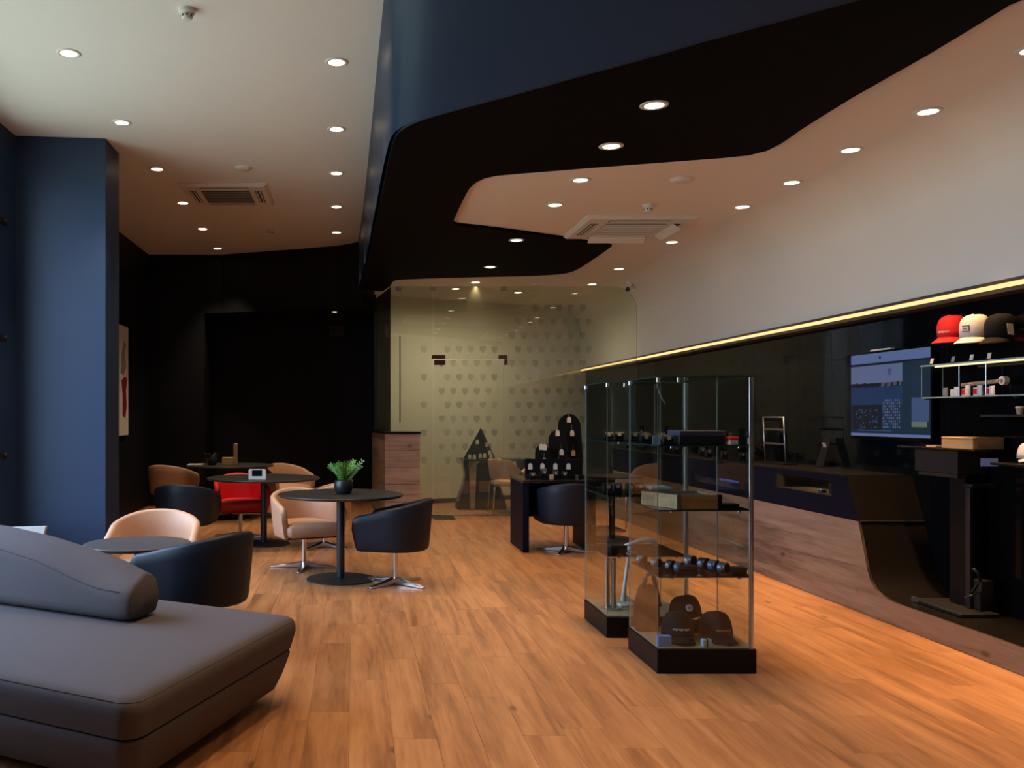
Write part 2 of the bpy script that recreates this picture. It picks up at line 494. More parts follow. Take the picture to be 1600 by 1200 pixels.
def window(name, ax, fixed, a0, a1, z0, z1, n):
    fr = MB()
    t = .05
    def bar(u0, u1, w0, w1):
        if ax == 'y':
            fr.box(fixed - .04, fixed + .04, u0, u1, w0, w1)
        else:
            fr.box(u0, u1, fixed - .04, fixed + .04, w0, w1)
    bar(a0, a1, z0, z0 + t); bar(a0, a1, z1 - t, z1)
    for k in range(n + 1):
        u = a0 + (a1 - a0 - t) * k / n
        bar(u, u + t, z0 + t, z1 - t)
    f = struct(name, fr, M['frame'])
    st = (a1 - a0 - t) / n
    for k in range(n):
        u0 = a0 + st * k + t + .002; u1 = a0 + st * (k + 1) - .002
        g = MB()
        if ax == 'y':
            g.box(fixed - .006, fixed + .006, u0, u1, z0 + t + .002, z1 - t - .002)
        else:
            g.box(u0, u1, fixed - .006, fixed + .006, z0 + t + .002, z1 - t - .002)
        build('pane', g, M['gwin'], f)


window('window_1', 'y', -3.16, 3.22, 7.68, .46, 3.64, 3)

# ---- glass partition and door
YP = 12.65
gp = thing('glass_partition', 'tall greenish glass partition with grey badge pattern closing off the back office', 'partition', (2.25, YP, 0))


def pane(name, parent, pts, axis, a, b, m=None, edge=None):
    """a pane of glass: prism whose rim faces carry the edge material"""
    mb = MB(); mb.prism(pts, axis, a, b)
    mb.bm.faces.ensure_lookup_table()
    for i, f in enumerate(mb.bm.faces):
        f.material_index = 1
    mb.bm.normal_update()
    k = 'xyz'.index(axis)
    for f in mb.bm.faces:
        if abs(f.normal[k]) > .9:
            f.material_index = 0
    return build(name, mb, [m or M['gpart'], edge or M['gedge']], parent)


def pxX(p, Y): return (p - 554) / 1400 * Y
GT = 3.24
X0, X1, X2, X3, X4 = .512, pxX(677, YP), pxX(787, YP), pxX(890, YP), 3.985
g = .003
pane('fixed_pane', gp, [(X0, .01), (X1 - g, .01), (X1 - g, GT), (X0, GT)], 'y', YP, YP + .012)
pane('over_door_pane', gp, [(X1 + g, 2.21), (X2 - g, 2.21), (X2 - g, GT), (X1 + g, GT)], 'y', YP, YP + .012)
pane('fixed_pane', gp, [(X2 + g, .01), (X3 - g, .01), (X3 - g, GT), (X2 + g, GT)], 'y', YP, YP + .012)
cor = [(X3 + g, .98), (3.60, .98)]
cor = [(X3 + g, .01), (3.60, .01), (3.60, 1.0), (X4, 1.0), (X4, 2.9)]
for k in range(1, 10):
    a = PI / 2 * k / 9
    cor.append((X4 - .34 + .34 * math.cos(a), 2.9 + .34 * math.sin(a)))
cor += [(X3 + g, GT)]
pane('corner_pane', gp, cor, 'y', YP, YP + .012)
# slanted side return
d = (Vector((.33, 13.92)) - Vector((.505, YP + .02)))
mb = MB(); ux = Vector((d.x, d.y, 0)) / 2; nn = Vector((-d.y, d.x, 0)).normalized() * .006
mb.obox((.505 + d.x / 2, YP + .02 + d.y / 2, 1.62), ux, nn, (0, 0, 1.61))
build('side_pane', mb, M['smoke'], gp)  # smoked tint stands in for the dark reflection on this pane
for p in (623, 677, 787):
    c = pxX(p, YP)
    build('clip', MB().box(c - .045, c + .045, YP - .012, YP + .024, 3.17, 3.235).bevel(.004, 1), M['steel'], gp)
# badges printed on the glass
mb = MB()


def shield(cx, cz, s):
    pts = [(-.5, .52), (0, .55), (.5, .52), (.5, -.05), (.28, -.42), (0, -.6), (-.28, -.42), (-.5, -.05)]
    v = [mb.bm.verts.new((cx + a * s, YP - .0015, cz + b * s)) for a, b in pts]
    mb.f(v)


for r in range(12):
    z = .78 + r * .196
    for c in range(16):
        xx = .98 + c * .166 + (.083 if r % 2 else 0)
        if r > 8 and xx < 2.05: continue
        if r > 10 and xx < 2.5: continue
        if xx > 3.35: continue
        if abs(xx - X2) < .06 or abs(xx - X1) < .06: continue
        shield(xx, z, .085)
dec = build('badge_pattern', mb, M['decal'], gp); dec['kind'] = 'stuff'
dec['label'] = 'rows of small frosted shield badges'
# door
dm = MB(); dm.box(X1 + g, X2 - g, YP - .002, YP + .010, .02, 2.20)
for f in dm.bm.faces: f.material_index = 1
for f in sorted(dm.bm.faces, key=lambda f: -f.calc_area())[:2]: f.material_index = 0
dr = struct('door_1', dm, [M['gpart'], M['gedgel']])
build('hinge', MB().box(X1 - .02, X1 + .17, YP - .022, YP + .03, 2.215, 2.27).bevel(.004, 1), M['bronze'], dr)
build('hinge', MB().box(X1 + .012, X1 + .17, YP - .022, YP + .03, 2.13, 2.20).bevel(.004, 1), M['bronze'], dr)
build('hinge', MB().box(X2 - .07, X2 + .05, YP - .022, YP + .03, 2.215, 2.27).bevel(.004, 1), M['bronze'], dr)
build('lock_plate', MB().box(X2 + .005, X2 + .05, YP - .022, YP + .03, 2.13, 2.21).bevel(.004, 1), M['bronze'], dr)
build('sill', MB().box(X1, X2 + 1.2, YP - .03, YP + .04, 0, .012), M['steel'], dr)
ph = thing('door_pull', 'tall thin dark pull bar on the leftmost glass pane', 'handle', (pxX(625, YP), YP - .05, 1.2))
build('bar', MB().tube([px(625, 525, YP - .05), px(625, 660, YP - .05)], .008), M['blackmetal'], ph)
build('standoff', MB().tube([px(625, 540, YP - .05), px(625, 540, YP)], .006), M['blackmetal'], ph)
build('standoff', MB().tube([px(625, 645, YP - .05), px(625, 645, YP)], .006), M['blackmetal'], ph)
o = build('door_mat', MB().box(1.08, 1.38, 12.2, 12.6, 0.001, .012).bevel(.004, 1), M['mat_'])
tag(o, 'small dark mat on the floor in front of the glass door', 'mat')

# ---- wood block cabinet at the corner of the partition
wc = thing('corner_cabinet', 'oak boarded cabinet with a black top at the left end of the glass partition', 'cabinet', (.6, 12.2, 0))
side = [(.43, 12.22), (.88, 12.22), (.88, 12.6), (.49, 12.63), (.32, 13.8), (.27, 13.8)]
build('body', MB().prism(side, 'z', 0, 1.16), M['oak'], wc)
zz = [0, .24, .48, .71, .94, 1.165]
for a, b in zip(zz, zz[1:]):
    build('board', MB().box(.412, .892, 12.2, 12.219, a + .002, b - .002).bevel(.002, 1), M['oakx'], wc)
build('top', MB().prism([(.405, 12.19), (.90, 12.19), (.90, 12.63), (.49, 12.64), (.32, 13.82), (.255, 13.82)], 'z', 1.166, 1.195), M['baseblack'], wc)

# ================================================================== CEILING FITTINGS
proto = {}


def downlight(x, y, z, label, group, energy=1.0, col=LAMP_COL, r=.058, ang=76):
    key = (round(r, 3),)
    if key not in proto:
        t = thing('downlight', label, 'ceiling light', (x, y, z), 0, group)
        rg = MB().lathe([(r * 1.0, 0), (r * 1.0, -.006), (r * 1.28, -.007), (r * 1.45, -.003), (r * 1.45, 0)], (0, 0, 0), 28, cap=False)
        build('trim_ring', rg, M['plastic'], t, True, world=False)
        build('lamp', MB().cyl((0, 0, -.004), r * .98, .003, 28), M['lamp'], t, world=False)
        proto[key] = t
    else:
        t = dup(proto[key], (x, y, z), 0, label, group)
    l = bpy.data.lights.new('lamp_light', 'SPOT'); l.energy = LAMP_W * energy; l.color = col
    l.spot_size = R(ang); l.spot_blend = 1.0; l.shadow_soft_size = .045
    o = bpy.data.objects.new('lamp_light', l); COL.objects.link(o); o.parent = t; o.location = (0, 0, -.02)
    return t


ordn = ['nearest', 'second', 'third', 'fourth', 'fifth', 'sixth', 'seventh', 'eighth', 'ninth', 'tenth']
for i, y in enumerate((6.27, 7.75, 9.21, 10.68, 12.15, 13.57)):
    downlight(-2.0 - .015 * i, y, ZU, f'round recessed downlight, {ordn[i]} in the left row of the high white ceiling', 'downlights in the high white ceiling', 2.1, col=(1, .78, .54))
for i, y in enumerate((6.43, 7.93, 9.37, 10.87, 12.39)):
    downlight(-.13 - .03 * i, y, ZU, f'round recessed downlight, {ordn[i]} in the row beside the navy fascia', 'downlights in the high white ceiling', 2.1, col=(1, .78, .54))
for x, y, n in ((-.13, 4.93, 'first'), (-.13, 3.43, 'second'), (1.7, 3.1, 'third'), (.8, 2.2, 'fourth'), (2.6, 2.2, 'fifth')):
    downlight(x, y, ZU, f'round recessed downlight over the foreground floor, {n} outside the view', 'downlights in the high white ceiling', 2.5)
right_rows = [(1450, 174), (1329, 234), (1237, 285), (1160, 323), (1050, 378), (967, 420), (925, 444)]
for i, (a, b) in enumerate(right_rows):
    x, y = onz(a, b, ZL + .03)
    downlight(x, y, ZL + .03, f'round recessed downlight, {ordn[i]} of the row along the coved right wall', 'downlights in the cream ceiling', 4.4, ang=52, col=(1, .60, .29))
for i, y in enumerate((4.62, 3.78)):
    downlight(3.50, y, ZL + .03, f'round recessed downlight above the wooden plinth, {ordn[i]} outside the view', 'downlights in the cream ceiling', 5.6, ang=52, col=(1, .60, .29))
for a, b, n in ((907, 281, 'brightest downlight in the cream ceiling near the black soffit'), (867, 320, 'second downlight in the cream ceiling bay beside the black soffit'), (743, 441, 'small downlight above the glass partition')):
    x, y = onz(a, b, ZL + .03)
    downlight(x, y, ZL + .03, n, 'downlights of the middle row', 2.0)
for a, b, n in ((1022, 164, 'nearest downlight set in the black soffit'), (955, 228, 'second downlight set in the black soffit'), (807, 375, 'downlight in the black soffit tongue, nearer one'), (766, 417, 'downlight in the black soffit tongue, farther one')):
    x, y = onz(a, b, ZL)
    downlight(x, y, ZL, n, 'downlights of the middle row', 2.0)
downlight(2.5, 13.7, ZL + .03, 'downlight behind the glass in the office ceiling, right one', 'downlights in the office', 1.35, col=(1, .84, .64), ang=174)
downlight(1.5, 13.3, ZL + .03, 'downlight behind the glass in the office ceiling, left one', 'downlights in the office', 1.35, col=(1, .84, .64), ang=174)
p = onz(523, 487, 3.03)
downlight(p[0], p[1] , 3.03, 'small dim downlight under the black bulkhead at the back', 'downlights in the dark bulkhead', .06, r=.035)


def disc_fitting(name, x, y, z, r, label, cat):
    t = thing(name, label, cat, (x, y, z))
    build('body', MB().lathe([(r, 0), (r, -.008), (r * .9, -.018), (r * .3, -.022), (.002, -.022)], (0, 0, 0), 28), M['plastic'], t, True, world=False)
    build('rim', MB().lathe([(r * 1.08, 0), (r * 1.08, -.005), (r * 1.0, -.006), (r * 1.0, 0)], (0, 0, 0), 28, cap=False), M['plastic'], t, True, world=False)
    return t


def smoke(x, y, z, label):
    t = thing('smoke_detector', label, 'smoke detector', (x, y, z))
    build('base', MB().lathe([(.052, 0), (.052, -.02), (.046, -.026), (.03, -.028)], (0, 0, 0), 24), M['plastic'], t, 40, world=False)
    build('head', MB().lathe([(.036, -.027), (.036, -.05), (.028, -.062), (.004, -.066)], (0, 0, 0), 24), M['plastic'], t, 40, world=False)
    for k in range(8):
        a = k * PI / 4 + .2
        build('vent', MB().obox((.0355 * math.cos(a), .0355 * math.sin(a), -.043), (.006 * -math.sin(a), .006 * math.cos(a), 0), (.002 * math.cos(a), .002 * math.sin(a), 0), (0, 0, .006)), M['slot'], t, world=False)


x, y = onz(292, 15, ZU); smoke(x, y, ZU, 'white smoke detector near the top of the high ceiling')
x, y = onz(423, 359, ZU); smoke(x, y, ZU, 'white smoke detector on the high ceiling towards the dark back wall')
x, y = onz(1013, 320, ZL + .03); smoke(x, y, ZL + .03, 'white smoke detector on the cream ceiling beside the air conditioner')
x, y = onz(1065, 280, ZL + .03); disc_fitting('ceiling_speaker', x, y, ZL + .03, .085, 'flat round white speaker on the cream ceiling', 'speaker')
x, y = onz(380, 262, ZU); disc_fitting('ceiling_speaker', x, y, ZU, .085, 'flat round white speaker on the high ceiling beside the left air conditioner', 'speaker')
x, y = onz(841, 444, ZL + .03); disc_fitting('ceiling_speaker', x, y, ZL + .03, .08, 'flat round white speaker just before the glass partition', 'speaker')


def cassette(x0, x1, y0, y1, z, label, dark, flaps):
    t = thing('air_conditioner', label, 'air conditioner', ((x0 + x1) / 2, (y0 + y1) / 2, z))
    cx, cy, hw, hd = (x0 + x1) / 2, (y0 + y1) / 2, (x1 - x0) / 2, (y1 - y0) / 2
    fr = MB().loft([[(cx + a * hw * s, cy + b * hd * s, zz) for a, b in ((-1, -1), (1, -1), (1, 1), (-1, 1))] for s, zz in ((1, z), (1, z - .012), (.94, z - .035), (.3, z - .036))])
    build('panel', fr, M['plastic'], t)
    g0 = .56
    build('grille', MB().box(cx - hw * g0, cx + hw * g0, cy - hd * g0, cy + hd * g0, z - .041, z - .034), M['slot'] if dark else M['grille'], t)
    n = 7 if dark else 6
    for k in range(n):
        yy = cy - hd * g0 + 2 * hd * g0 * (k + .5) / n
        build('louvre', MB().box(cx - hw * g0, cx + hw * g0, yy - .018, yy + (.012 if dark else .03), z - .046, z - .041), M['grille'] if dark else M['plastic'], t)
    for k, (ax, ay) in enumerate(((-1, 0), (1, 0), (0, -1), (0, 1))):
        lx, ly = (.035, hd * .55) if ax else (hw * .55, .035)
        c = (cx + ax * hw * .76, cy + ay * hd * .76)
        build('outlet', MB().box(c[0] - lx, c[0] + lx, c[1] - ly, c[1] + ly, z - .039, z - .033), M['slot'], t)
        op = flaps[k]
        if op:      # opened flap hangs down from the outer edge
            ang = R(35)
            oo = Vector((c[0] + ax * .045, c[1] + ay * .045, z - .062))
            dn = Vector((ax * math.cos(ang), ay * math.cos(ang), -math.sin(ang))) * .045
            al = Vector((0, ly, 0)) if ax else Vector((lx, 0, 0))
            build('flap', MB().obox(oo - Vector((ax * .05, ay * .05, 0)), al, dn, dn.cross(al).normalized() * .004), M['plastic'], t)
        else:
            for s in (-1, 1):
                q = (c[0] + ax * .018 * s, c[1] + ay * .018 * s)
                wx, wy = (.007, ly * .98) if ax else (lx * .98, .007)
                build('vane', MB().box(q[0] - wx, q[0] + wx, q[1] - wy, q[1] + wy, z - .043, z - .037), M['plastic'], t)
    return t


cassette(-1.92, -.96, 9.76, 10.72, ZU, 'square white air conditioner with dark grille in the high ceiling', True, (0, 0, 0, 0))
cassette(2.19, 3.24, 8.42, 9.42, ZL + .03, 'square white air conditioner with opened flaps in the cream ceiling', False, (0, 1, 0, 1))
# security camera in the corner
p = Vector((3.80, 12.35, 3.18))
t = thing('security_camera', 'small white security camera in the upper corner beside the glass', 'camera', tuple(p))
build('mount', MB().lathe([(.05, .09), (.05, .06), (.03, .04), (.03, 0)], tuple(p), 20), M['plastic'], t, 40)
build('body', MB().tube([p + Vector((.05, .02, .0)), p + Vector((-.05, -.06, -.03))], .035, 14), M['plastic'], t, 40)
build('lens', MB().tube([p + Vector((-.05, -.06, -.03)), p + Vector((-.062, -.072, -.036))], .03, 14), M['slot'], t, 40)



# ================================================================== FURNITURE
# ---- tub chairs
def tub_shell():
    path = []          # plan of the rim: left arm tip -> back -> right arm tip (sitter faces -y)
    R0 = .312
    arm = [(-.292, .50), (-.288, .555), (-.272, .582), (-.235, .598), (-.15, .615), (-.07, .635)]
    for y, zt in arm:
        path.append((-R0, y, zt))
    n = 22
    for k in range(n + 1):
        a = PI - PI * k / n
        y = R0 * math.sin(a)
        path.append((R0 * math.cos(a), y, .655 + .075 * math.sin(a) ** 1.2))
    for y, zt in arm[::-1]:
        path.append((R0, y, zt))
    mb = MB(); rings = []
    T = .05
    for x, y, zt in path:
        cxy = Vector((0, min(y, 0) if y < 0 else 0)); v = Vector((x, y))
        nrm = (v - Vector((0, min(y, 0)))).normalized()
        def at(s, z, off=0):
            # bottom draws inwards
            p = v - nrm * ((1 - s) * R0 + off)
            py = p.y if y > -.05 else p.y + (1 - s) * .25
            return (p.x, py, z)
        zb = .30
        r = [at(.80, zb), at(.865, zb + .006), at(.895, zb + .025)]
        for t in (.2, .4, .6, .8):
            zz = zb + .025 + (zt - zb - .045) * t
            r.append(at(.895 + .105 * (t ** .8), zz))
        r += [at(1.0, zt - .018), at(1.0, zt - .006, .008), at(1.0, zt, .022), at(1.0, zt - .004, .040), at(1.0, zt - .018, T)]
        for t in (.35, .7, 1.0):
            zz = zt - .018 - (zt - .018 - .36) * t
            r.append(at(1.0 - .10 * t, zz, T))
        r.append(at(.80, .34, T))
        rings.append(r)
    mb.loft(rings, cap=True, close=True)
    # underside plate
    return mb


def plan(s, yf):
    pts = []
    R0 = .312 * s
    pts.append((-R0, yf)); 
    for k in range(17):
        a = PI - PI * k / 16
        pts.append((R0 * math.cos(a), R0 * math.sin(a)))
    pts.append((R0, yf))
    return pts[::-1]


def make_tub(leather, label, group):
    t = thing('tub_chair', label, 'chair', (0, 0, 0), 0, group)
    build('shell', tub_shell(), leather, t, 50, world=False)
    build('underside', MB().prism(plan(.82, -.24), 'z', .298, .33), M['blackmetal'], t, world=False)
    ps = round_poly([(-.26, -.305), (.26, -.305), (.26, .0), (.20, .17), (.10, .245), (-.10, .245), (-.20, .17), (-.26, 0)], .045, 0, 4)
    st = MB()
    rings = []
    for ins, z in ((.05, .312), (.022, .325), (.008, .355), (.0, .395), (.008, .42), (.03, .437), (.07, .444), (.14, .447)):
        c = (0, -.03)
        q = round_poly([(-.26, -.305), (.26, -.305), (.26, .0), (.20, .17), (.10, .245), (-.10, .245), (-.20, .17), (-.26, 0)], max(.012, .045 - ins * .2), ins, 4)
        rings.append([(a, b, z) for a, b in q])
    st.loft(rings)
    build('seat', st, leather, t, True, world=False)
    build('column', MB().lathe([(.023, .035), (.023, .27), (.05, .285), (.05, .30)], (0, 0, 0), 20), M['chrome'], t, 40, world=False)
    for k in range(4):
        a = PI / 4 + k * PI / 2 + .3
        dx, dy = math.cos(a), math.sin(a)
        mb = MB(); rr = []
        for u, hw, zt, zb in ((.0, .028, .062, .012), (.03, .028, .058, .010), (.15, .024, .036, .006), (.30, .018, .018, .002), (.315, .014, .014, .002)):
            rr.append([(dx * u - dy * q * hw, dy * u + dx * q * hw, z) for q, z in ((-1, zb), (1, zb), (1, zt), (-1, zt))])
        mb.loft(rr).bevel(.003, 1)
        build('base_leg', mb, M['chrome'], t, 40, world=False)
    return t


def face(dx, dy):      # rotation so that local -y looks along (dx, dy)
    return math.atan2(dy, dx) + PI / 2


chairs = {'tan': None, 'navyl': None, 'red': None}
CG = {'tan': 'tan tub chairs of the lounge', 'navyl': 'navy tub chairs', 'red': 'red tub chair'}


def tub(kind, x, y, d, label):
    if chairs[kind] is None:
        t = make_tub(M[kind], label, CG[kind] if kind != 'red' else None)
        t.location = (x, y, 0); t.rotation_euler = (0, 0, face(*d)); chairs[kind] = t
    else:
        t = dup(chairs[kind], (x, y, 0), face(*d), label)
    return t


tub('tan', -1.40, 6.3, (.08, -1), 'tan leather tub chair directly in front of the navy column')
tub('navyl', -.92, 5.40, (-.85, .55), 'navy leather tub chair right behind the taupe sofa')
tub('navyl', .345, 7.52, (-1, .30), 'navy leather tub chair on the right side of the round table with the plant')
tub('tan', -.47, 8.33, (.42, -1), 'tan leather tub chair with its seat in full view left of the plant table')
tub('tan', -.33, 9.65, (-1, .15), 'tan leather tub chair half hidden behind the bright green plant')
tub('red', -1.33, 10.45, (.25, -1), 'bright red tub chair at the middle round table')
tub('navyl', -1.74, 9.2, (.08, 1), 'navy leather tub chair with its back turned, left of the red chair')
tub('tan', -.97, 12.75, (.5, -.85), 'tan leather tub chair at the far right of the rearmost table')
tub('tan', -2.62, 12.75, (.3, 1), 'tan leather tub chair at the far left against the dark back wall')
tub('navyl', 2.2, 9.32, (-.02, 1), 'navy leather tub chair pulled up to the black desk')


# ---- round tables
M['tablesky'] = mat('powder_coat_sky_sheen', (.050, .046, .048), .45, var=.08, scale=60)  # sky reflection on the side tabletop, put into its base colour


def round_table(x, y, r, h, rb, label, group, rc=.035, topm='tablemetal'):
    t = thing('round_table', label, 'table', (x, y, 0), 0, group)
    build('tabletop', MB().lathe([(r - .012, h - .022), (r - .002, h - .012), (r, h - .006), (r - .001, h - .002), (r - .004, h)], (x, y, 0), 64), M[topm], t, 30)
    build('column', MB().lathe([(rc + .02, .012), (rc, .02), (rc, h - .05), (.12, h - .03), (.12, h - .0225)], (x, y, 0), 28), M['blackmetal'], t, 40)
    build('base', MB().lathe([(rb, 0), (rb, .008), (rb - .006, .012), (.05, .014)], (x, y, 0), 56), M['blackmetal'], t, 30)
    return t


round_table(-.12, 7.74, .54, .74, .295, 'black round pedestal table carrying the bright green plant', 'black pedestal tables')
round_table(-1.0, 9.87, .62, .735, .29, 'black round pedestal table carrying the white napkin holder', 'black pedestal tables')
round_table(-1.72, 12.4, .60, .735, .29, 'black round table at the back by the dark wall', 'black pedestal tables')
round_table(2.93, 10.2, .35, .735, .30, 'black round pedestal table behind the glass display cases', 'black pedestal tables')
round_table(-1.385, 5.72, .335, .60, .20, 'low dark side table between the front tan and navy chairs', 'black pedestal tables', .022, 'tablesky')

# ---- sofa
C0 = Vector((-.765, 3.10)); C1 = Vector((-.275, 4.46)); lh = Vector((-.880, .475)).normalized(); L = 2.35
quad = [C0, C1, C1 + lh * L, C0 + lh * L]
so = thing('island_sofa', 'large taupe island sofa with a low backrest bolster in the near left corner', 'sofa', (-1.5, 4.4, 0))
mb = MB(); rings = []
for ins, z, rr in ((.030, .262, .07), (.020, .268, .07), (.012, .30, .07), (.0, .35, .07), (.0, .378, .07), (.006, .398, .07), (.020, .412, .07), (.045, .420, .06), (.10, .424, .05), (.3, .428, .06), (.5, .430, .05)):
    rings.append([(a, b, z) for a, b in round_poly(quad, rr, ins, 8)])
mb.loft(rings); se = build('seat_cushion', mb, M['sofa'], so, 40)
mb = MB(); rings = []
for ins, z, rr in ((.15, .055, .05), (.105, .06, .06), (.085, .075, .06), (.055, .14, .065), (.035, .20, .07), (.022, .245, .07), (.026, .258, .07)):
    rings.append([(a, b, z) for a, b in round_poly(quad, rr, ins, 8)])
mb.loft(rings); build('base', mb, M['sofa'], so, 40)
for u, v in ((.26, .26), (.26, .78), (.9, .26), (.9, .78)):
    p = C0 + lh * L * u + (C1 - C0) * v
    build('foot', MB().box(p.x - .05, p.x + .05, p.y - .05, p.y + .05, 0, .07), M['blackmetal'], so)
# piping seams
def seam(name, ins, z, r, parent, rr=.07):
    pts = [(a, b, z) for a, b in round_poly(quad, rr, ins, 8)]
    build(name, MB().tube(pts + pts[:1], r, 6), M['sofa'], parent, True)
seam('piping', .009, .4015, .002, se)
# bolster backrest
E = Vector((-1.10, 4.22)); bd = Vector((.337, .941)).normalized()
def lerp(tab, t):
    for (a, va), (b, vb) in zip(tab, tab[1:]):
        if t <= b: return va + (vb - va) * (t - a) / (b - a)
    return tab[-1][1]
HF = [(0, .15), (.15, .158), (.27, .18), (.58, .262), (.92, .312), (1.5, .335), (2.2, .34)]
HB = [(0, .205), (.15, .25), (.3, .28), (.6, .33), (.92, .362), (1.3, .375), (2.2, .378)]
mb = MB(); rings = []
for t, sh in ((-.045, .16), (-.038, .10), (-.02, .055), (.005, .02), (.04, .006), (.08, 0), (.15, 0), (.25, 0), (.35, 0), (.45, 0), (.58, 0), (.75, 0), (.92, 0), (1.1, 0), (1.3, 0), (1.5, 0), (1.75, 0), (1.9, .02), (1.93, .1)):
    hf, hb = lerp(HF, max(t, 0)), lerp(HB, max(t, 0)); W = .285
    ring = []
    z0 = .437
    sec = [(.05, 0), (.02, .006), (.004, .03), (0, .06), (0, hf * .5), (.0, hf - .05), (.006, hf - .02), (.022, hf), (.05, hf + .012 + (hb - hf) * .2), (.11, hf + .022 + (hb - hf) * .5), (.17, hb + .018), (.22, hb), (.26, hb - .03), (.28, hb - .08), (W, hb * .5), (W - .005, .05), (W - .03, .008), (W - .06, 0)]
    cz = (hf + hb) / 4
    for u, z in sec:
        uu = W / 2 + (u - W / 2) * (1 - sh); zz = cz + (z - cz) * (1 - sh)
        p = E + lh * t + bd * uu
        ring.append((p.x, p.y, z0 + zz))
    rings.append(ring)
mb.loft(rings); bol = build('backrest_bolster', mb, M['sofa'], so, 60)
pts = []
for t in (.02, .08, .15, .25, .35, .45, .58, .75, .92, 1.1, 1.3, 1.5, 1.75):
    p = E + lh * t + bd * .008; pts.append((p.x, p.y, .437 + lerp(HF, t) - .012))
build('piping', MB().tube(pts, .0022, 6), M['sofa'], bol, True)

# ---- paper bag behind the sofa
bg_ = thing('carrier_bag', 'pale carrier bag with a dark handle behind the sofa backrest', 'bag', (-2.72, 7.3, 0))
mb = MB(); mb.loft([[(-2.93, 7.2, 0), (-2.55, 7.2, 0), (-2.55, 7.36, 0), (-2.93, 7.36, 0)], [(-2.90, 7.22, .28), (-2.545, 7.22, .28), (-2.55, 7.32, .28), (-2.90, 7.32, .28)], [(-2.90, 7.25, .505), (-2.50, 7.25, .515), (-2.50, 7.30, .515), (-2.90, 7.30, .505)]])
build('sack', mb, mat('silver_paper', (.40, .385, .36), .5), bg_)
build('handle', MB().tube([(-2.80, 7.235, .40), (-2.79, 7.225, .47), (-2.765, 7.22, .49), (-2.73, 7.225, .47), (-2.71, 7.235, .42)], .008), M['blackmetal'], bg_, True)
# ---- black shelf ends on the window pier
for k, (yy, nm) in enumerate(((345, 'topmost'), (527, 'middle'), (710, 'lowest'))):
    z = H + (650 - yy) / 1400 * 7.82
    t = thing('wall_bracket', f'black bracket on the navy wall at the left edge of the picture, {nm} of three', 'bracket', (-3.05, 7.82, z), 0, 'black brackets on the navy wall')
    build('plate', MB().box(-3.069, -3.058, 7.75, 7.89, z - .03, z + .03).bevel(.004, 1), M['blackmetal'], t)
    build('peg', MB().tube([(-3.058, 7.82, z), (-3.025, 7.82, z)], .022, 14), M['blackmetal'], t)
# ---- painting
pt = thing('canvas_painting', 'off-white canvas with a red stroke on the dark side wall behind the column', 'painting', (-3.22, 12.2, 1.15))
build('canvas', MB().box(-3.238, -3.20, 11.75, 12.68, 1.14, 2.66).bevel(.006, 1), M['paper'], pt)
mb = MB(); mb.prism([(12.36, 1.42), (12.50, 1.38), (12.58, 1.55), (12.54, 1.78), (12.62, 1.93), (12.48, 1.96), (12.30, 1.90), (12.36, 1.70)], 'x', -3.2, -3.198)
build('red_stroke', mb, mat('dark_red_paint', (.25, .012, .015), .6), pt)
mb = MB(); mb.prism([(12.25, 2.0), (12.42, 1.97), (12.55, 2.1), (12.48, 2.28), (12.56, 2.4), (12.4, 2.45), (12.3, 2.25)], 'x', -3.2, -3.1985)
build('grey_wash', mb, mat('grey_wash', (.30, .25, .27), .7), pt)
# dark box on the wall of the recess
t = thing('wall_speaker', 'small black box speaker high on the dark recess wall', 'speaker', (-.3, 14.99, 2.85))
build('cabinet', MB().box(-.42, -.18, 14.86, 14.995, 2.74, 2.93).bevel(.008, 1), M['tablemetal'], t)
build('speaker_grille', MB().box(-.405, -.195, 14.852, 14.859, 2.755, 2.915), M['slot'], t)


# ---- plants
def plant(x, y, z, label, r, hgt, n, leafm, seed, spread=.10):
    rnd = random.Random(seed)
    t = thing('potted_plant', label, 'plant', (x, y, z))
    build('pot', MB().lathe([(r * .62, 0), (r * .86, r * .25), (r, r * .75), (r * .98, r * 1.15), (r * .86, r * 1.42), (r * .80, r * 1.42), (r * .86, r * 1.1), (r * .5, r * 1.0)], (x, y, z), 28), M['pot'], t, 60)
    mb = MB()
    for k in range(n):
        a = rnd.uniform(0, 2 * PI); sp = rnd.uniform(.25, 1) * spread; hh = hgt * rnd.uniform(.6, 1)
        base = Vector((x + rnd.uniform(-.02, .02), y + rnd.uniform(-.02, .02), z + r * 1.05))
        tip = base + Vector((math.cos(a) * sp, math.sin(a) * sp, hh))
        mid = (base + tip) / 2 + Vector((-math.cos(a), -math.sin(a), 0)) * sp * .18
        pts = [base, mid, tip]
        mb.tube(pts, [.0035, .003, .0015], 5)
        m = 9
        for j in range(m):
            u = .25 + .75 * j / (m - 1)
            p = base * (1 - u) ** 2 + mid * 2 * u * (1 - u) + tip * u * u
            d = (tip - base).normalized(); sd = d.cross(Vector((0, 0, 1)).lerp(Vector((math.sin(a), -math.cos(a), .2)), .5)).normalized()
            for s in (-1, 1):
                dv = (sd * s + d * .6 + Vector((0, 0, rnd.uniform(-.2, .3)))).normalized()
                ln = .034 * (1.1 - .4 * abs(u - .6)) * hgt / .22
                wv = dv.cross(d).cross(dv).normalized() * ln * .26
                q = [p, p + dv * ln * .45 + wv, p + dv * ln, p + dv * ln * .45 - wv]
                v = [mb.bm.verts.new(c) for c in q] + [mb.bm.verts.new(p + dv * ln * .5 + dv.cross(wv).normalized() * .003)]
                for b in range(4):
                    mb.f([v[b], v[(b + 1) % 4], v[4]])
    f = build('foliage', mb, leafm, t, True); f['kind'] = 'stuff'
    return t


